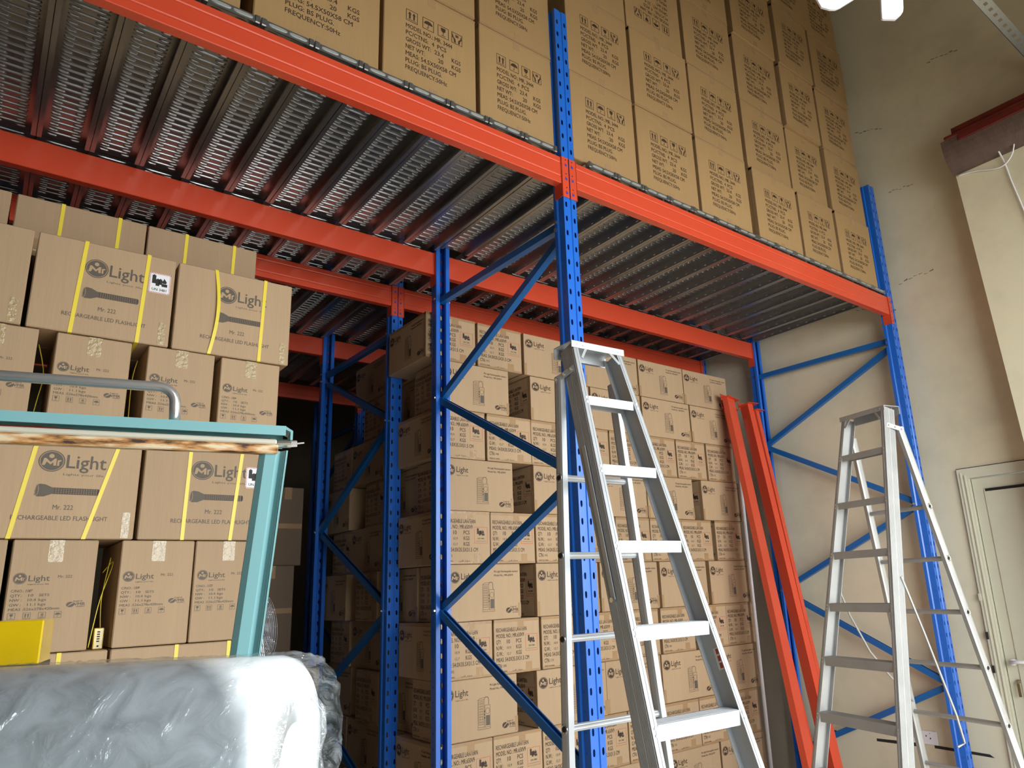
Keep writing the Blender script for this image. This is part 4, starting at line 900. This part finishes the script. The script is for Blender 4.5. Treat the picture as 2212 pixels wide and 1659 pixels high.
cord('white_cable', CABLE2, .0065, 'whitepl', 'white cable hanging straight down the face of the pale column', 'cable')
# perforated strut high up
r = tag(empty('perforated_strut', (2.9, -1.34, 5.285)), 'galvanised perforated strut crossing the top right corner out from the wall', 'strut')
b = MB(); tlt = .192
for i in range(-60, 9):
    x0 = i*.08; 
    for (ya, za, yb, zb_) in ((0, 0, -.075, 0.01), (0, 0, .0, .06)):
        def pt(f, g): return (x0+.08*g, ya+(yb-ya)*f, za+(zb_-za)*f)
        b.add([pt(0, 0), pt(0, 1), pt(.35, 1), pt(.35, 0)], [(0, 1, 2, 3)], 'galv_light'); b.add([pt(.65, 0), pt(.65, 1), pt(1, 1), pt(1, 0)], [(0, 1, 2, 3)], 'galv_light')
        b.add([pt(.35, 0), pt(.35, .3), pt(.65, .3), pt(.65, 0)], [(0, 1, 2, 3)], 'galv_light'); b.add([pt(.35, .7), pt(.35, 1), pt(.65, 1), pt(.65, .7)], [(0, 1, 2, 3)], 'galv_light')
b.build('strut_angle', r); b = MB(); b.box(-4.8, .715, .001, .004, 0, .06, 'galv'); b.build('backing_strip', r)
# petal lamp at the top edge
r = tag(empty('ceiling_lamp', (.64, -1.56, 4.36)), 'white ceiling lamp with drooping petal panels, two tips showing at the top edge', 'lamp')
b = MB(); b.tube([(0, 0, -.03), (0, 0, .05)], [.05, .035], 'whitepl', 20); b.build('lamp_body', r)
b = MB(); b.tube([(0, 0, .05), (0, 0, RH-4.36-.01)], .008, 'whitepl', 8); b.build('hanging_rod', r)
def petal(tip, rootp, wd):
    a = Vector(rootp)-Vector((.64, -1.56, 4.36)); c = Vector(tip)-Vector((.64, -1.56, 4.36)); dv = (c-a); dn = dv.normalized(); side = dn.cross(fw).normalized(); nrm = dn.cross(side)
    b = MB(); n = 8; out = [(-wd/2, 0), (-wd/2, dv.length*.84)]
    out += [(-wd/2+wd*.12+(-wd*.12)*math.cos(t), dv.length*.97+.03*math.sin(t)*dv.length) for t in (0.4, .9, 1.4)]
    out += [(wd*.1, dv.length*1.0), (wd*.36, dv.length*.90), (wd*.47, dv.length*.83), (wd/2, dv.length*.76), (wd/2, 0)]
    K = len(out); fr = []; bk_ = []
    for (p, l) in out: q_ = a+side*p+dn*l; off = .006 if p < .0 else .006-.018*(p/(wd/2)); fr.append(q_+nrm*off); bk_.append(q_+nrm*(off+.012))
    m0 = [a+nrm*.004, a+dn*dv.length+nrm*.004]
    b.add(fr+bk_, [tuple(range(K)), tuple(range(2*K-1, K-1, -1))]+[(i, i+K, (i+1) % K+K, (i+1) % K) for i in range(K)], 'whitepl')
    b.build('petal_panel', r)
petal((.665, -1.489, 4.056), (.633, -1.536, 4.30), .107); petal((.392, -1.305, 4.125), (.60, -1.52, 4.29), .107); petal((.90, -1.80, 4.30), (.68, -1.60, 4.34), .107)

# ------------------------------------------------------------------ teal stand with scorched batten, film roll, yellow box
TH = -0.2197
r = tag(empty('packing_stand', (-1.863, -1.335, 0), TH), 'teal metal stand with chrome handle and scorched batten in the left foreground', 'stand')
b = MB(); b.strip([(0, 1.939), (0, 1.953), (.05, 1.953), (.05, 1.925)], .003, (-1.0, 0, 0), (0, 1, 0), (0, 0, 1), (1.002, 0, 0), 'teal')
b.add([(.002, -.001, 1.955), (.014, 0, 1.948), (.014, 0, 1.932), (.010, 0, 1.932), (.010, 0, 1.946), (.0, 0, 1.951), (.002, .05, 1.955), (.014, .05, 1.948), (.014, .05, 1.932), (.010, .05, 1.932), (.010, .05, 1.946), (.0, .05, 1.951)], [(0, 1, 2, 3, 4, 5), (11, 10, 9, 8, 7, 6), (0, 6, 7, 1), (1, 7, 8, 2), (2, 8, 9, 3), (3, 9, 10, 4), (4, 10, 11, 5)], 'teal')
b.build('top_rail', r)
b = MB(); b.tube([(-.98, .03, 1.937), (-.55, .028, 1.934), (-.36, .03, 1.938), (-.25, .032, 1.933), (-.02, .03, 1.936)], .003, 'ink_red', 8); b.build('red_cable', r)
b = MB(); b.box(-1.0, -.012, -.004, .018, 1.922, 1.931, 'cream', .002); b.build('batten_cap', r)
b = MB(); b.box(-1.0, -.009, -.003, .016, 1.906, 1.922, 'wood', .002); b.build('scorched_batten', r)
b = MB(); b.tube([(-.012, .006, 1.925), (.012, .006, 1.926)], .0075, 'zinc', 12); b.tube([(.012, .006, 1.926), (.022, .006, 1.927)], .0058, 'chrome', 6); b.tube([(.022, .006, 1.927), (.034, .006, 1.929)], .0016, 'zinc', 6); b.build('tension_bolt', r)
b = MB(); P = [(-.98, .01, 2.010), (-.20, .01, 2.013)]+[(-.20+.026*math.sin(a), .01, 1.987+.026*math.cos(a)) for a in [math.pi/2*i/6 for i in range(1, 7)]]+[(-.172, .01, 1.951)]
b.tube(P, .0085, 'chrome', 14); b.build('chrome_handle', r, True)
for xo, zt in ((0, 1.912), (-.95, 1.94)):
    b = MB(); p0 = Vector((-.016+xo, .0, zt)); dv = Vector((-.0405+xo*.0-.0, 0, 1.37-zt))
    prof = [(-.020, .030), (-.020, .012), (-.012, .005), (.004, .004), (.012, .010), (.019, .0), (.0215, .0), (.0215, -.004)]
    b.strip(prof, .0025, p0, (1, 0, 0), (0, 1, 0), dv, 'teal')
    b.build('upright', r)
b = MB(); b.box(-1.08, .06, -.72, .16, 1.345, 1.37, 'teal', .003); b.build('table_top', r)
for x in (-1.04, .02):
    for y in (-.68, .12): b = MB(); b.box(x-.02, x+.02, y-.02, y+.02, 0, 1.345, 'teal'); b.build('leg', r)
# yellow box
b = MB(); b.box(-.42, 0, 0, .09, 0, .278, 'yellow', .002); b.box(-.421, .001, -.001, .091, .205, .217, 'darkband'); b.box(-.421, .001, -.001, .091, .0, .205, 'darkband')
o = tag(b.build('yellow_case'), 'glossy yellow plastic case with dark lower body at the left edge behind the wrapped roll', 'case'); o.rotation_euler = (0, 0, TH)
o.location = Vector((-1.863, -1.335, 1.3705))+Vector((math.cos(TH)*-.316-math.sin(TH)*.01, math.sin(TH)*-.316+math.cos(TH)*.01, 0))
# film roll in crumpled polythene
RR = .112
r = tag(empty('film_roll', (-1.955, -1.711, 1.3705+RR+.006), -.673), 'large white film roll wrapped in crumpled clear polythene in the bottom left foreground', 'film roll')
b = MB(); n = 64; rings = [(-.62, RR-.02), (-.612, RR), (-.3, RR), (-.02, RR), (-.008, RR-.004), (-.001, RR-.013), (0, RR-.03), (0, .04), (-.04, .036)]
vs = [(x, q_*math.cos(2*math.pi*i/n), q_*math.sin(2*math.pi*i/n)) for x, q_ in rings for i in range(n)]
b.add(vs, [(k*n+i, k*n+(i+1) % n, (k+1)*n+(i+1) % n, (k+1)*n+i) for k in range(len(rings)-1) for i in range(n)]+[tuple(range(n-1, -1, -1)), tuple(range((len(rings)-1)*n, len(rings)*n))], 'film'); b.build('roll_body', r, True)
from mathutils import noise as NZ
b = MB(); n = 150; m_ = 150; vs = []
for k in range(m_+1):
    x = -.64+.665*k/m_; endk = max(0, (x-.0)/.025)
    for i in range(n):
        a = 2*math.pi*i/n; v = Vector((x*11, 3.2*math.cos(a), 3.2*math.sin(a)))
        w1 = NZ.fractal(v, 1.0, 2.1, 4); fold = abs(NZ.noise(Vector((x*26+3*math.sin(a*2), 5*math.cos(a), 5*math.sin(a)))))
        q_ = RR+.0022+.002*max(0, w1)+.0035*max(0, .10-fold)/.10*.6
        if endk > 0: q_ -= .012*endk*endk-.004*NZ.noise(Vector((a*9, x*60, 2)))
        if x > -.012 and x < .02 : q_ += .002*math.sin(a*17)
        vs.append((x+(0.006*NZ.noise(Vector((math.cos(a)*4, math.sin(a)*4, 9))) if k > m_-8 else 0), q_*math.cos(a), q_*math.sin(a)))
low = RR+.0055
vs = [(x, y, max(z, -low)) for x, y, z in vs]
b.add(vs, [(k*n+i, k*n+(i+1) % n, (k+1)*n+(i+1) % n, (k+1)*n+i) for k in range(m_) for i in range(n)], 'poly'); b.build('polythene_wrap', r, True)
b = MB(); b.tube([(.004, .05, .06), (.012, .062, .045), (.016, .056, .02), (.012, .05, .0), (.018, .044, -.02)], .004, 'poly', 8); b.build('twisted_end', r, True)
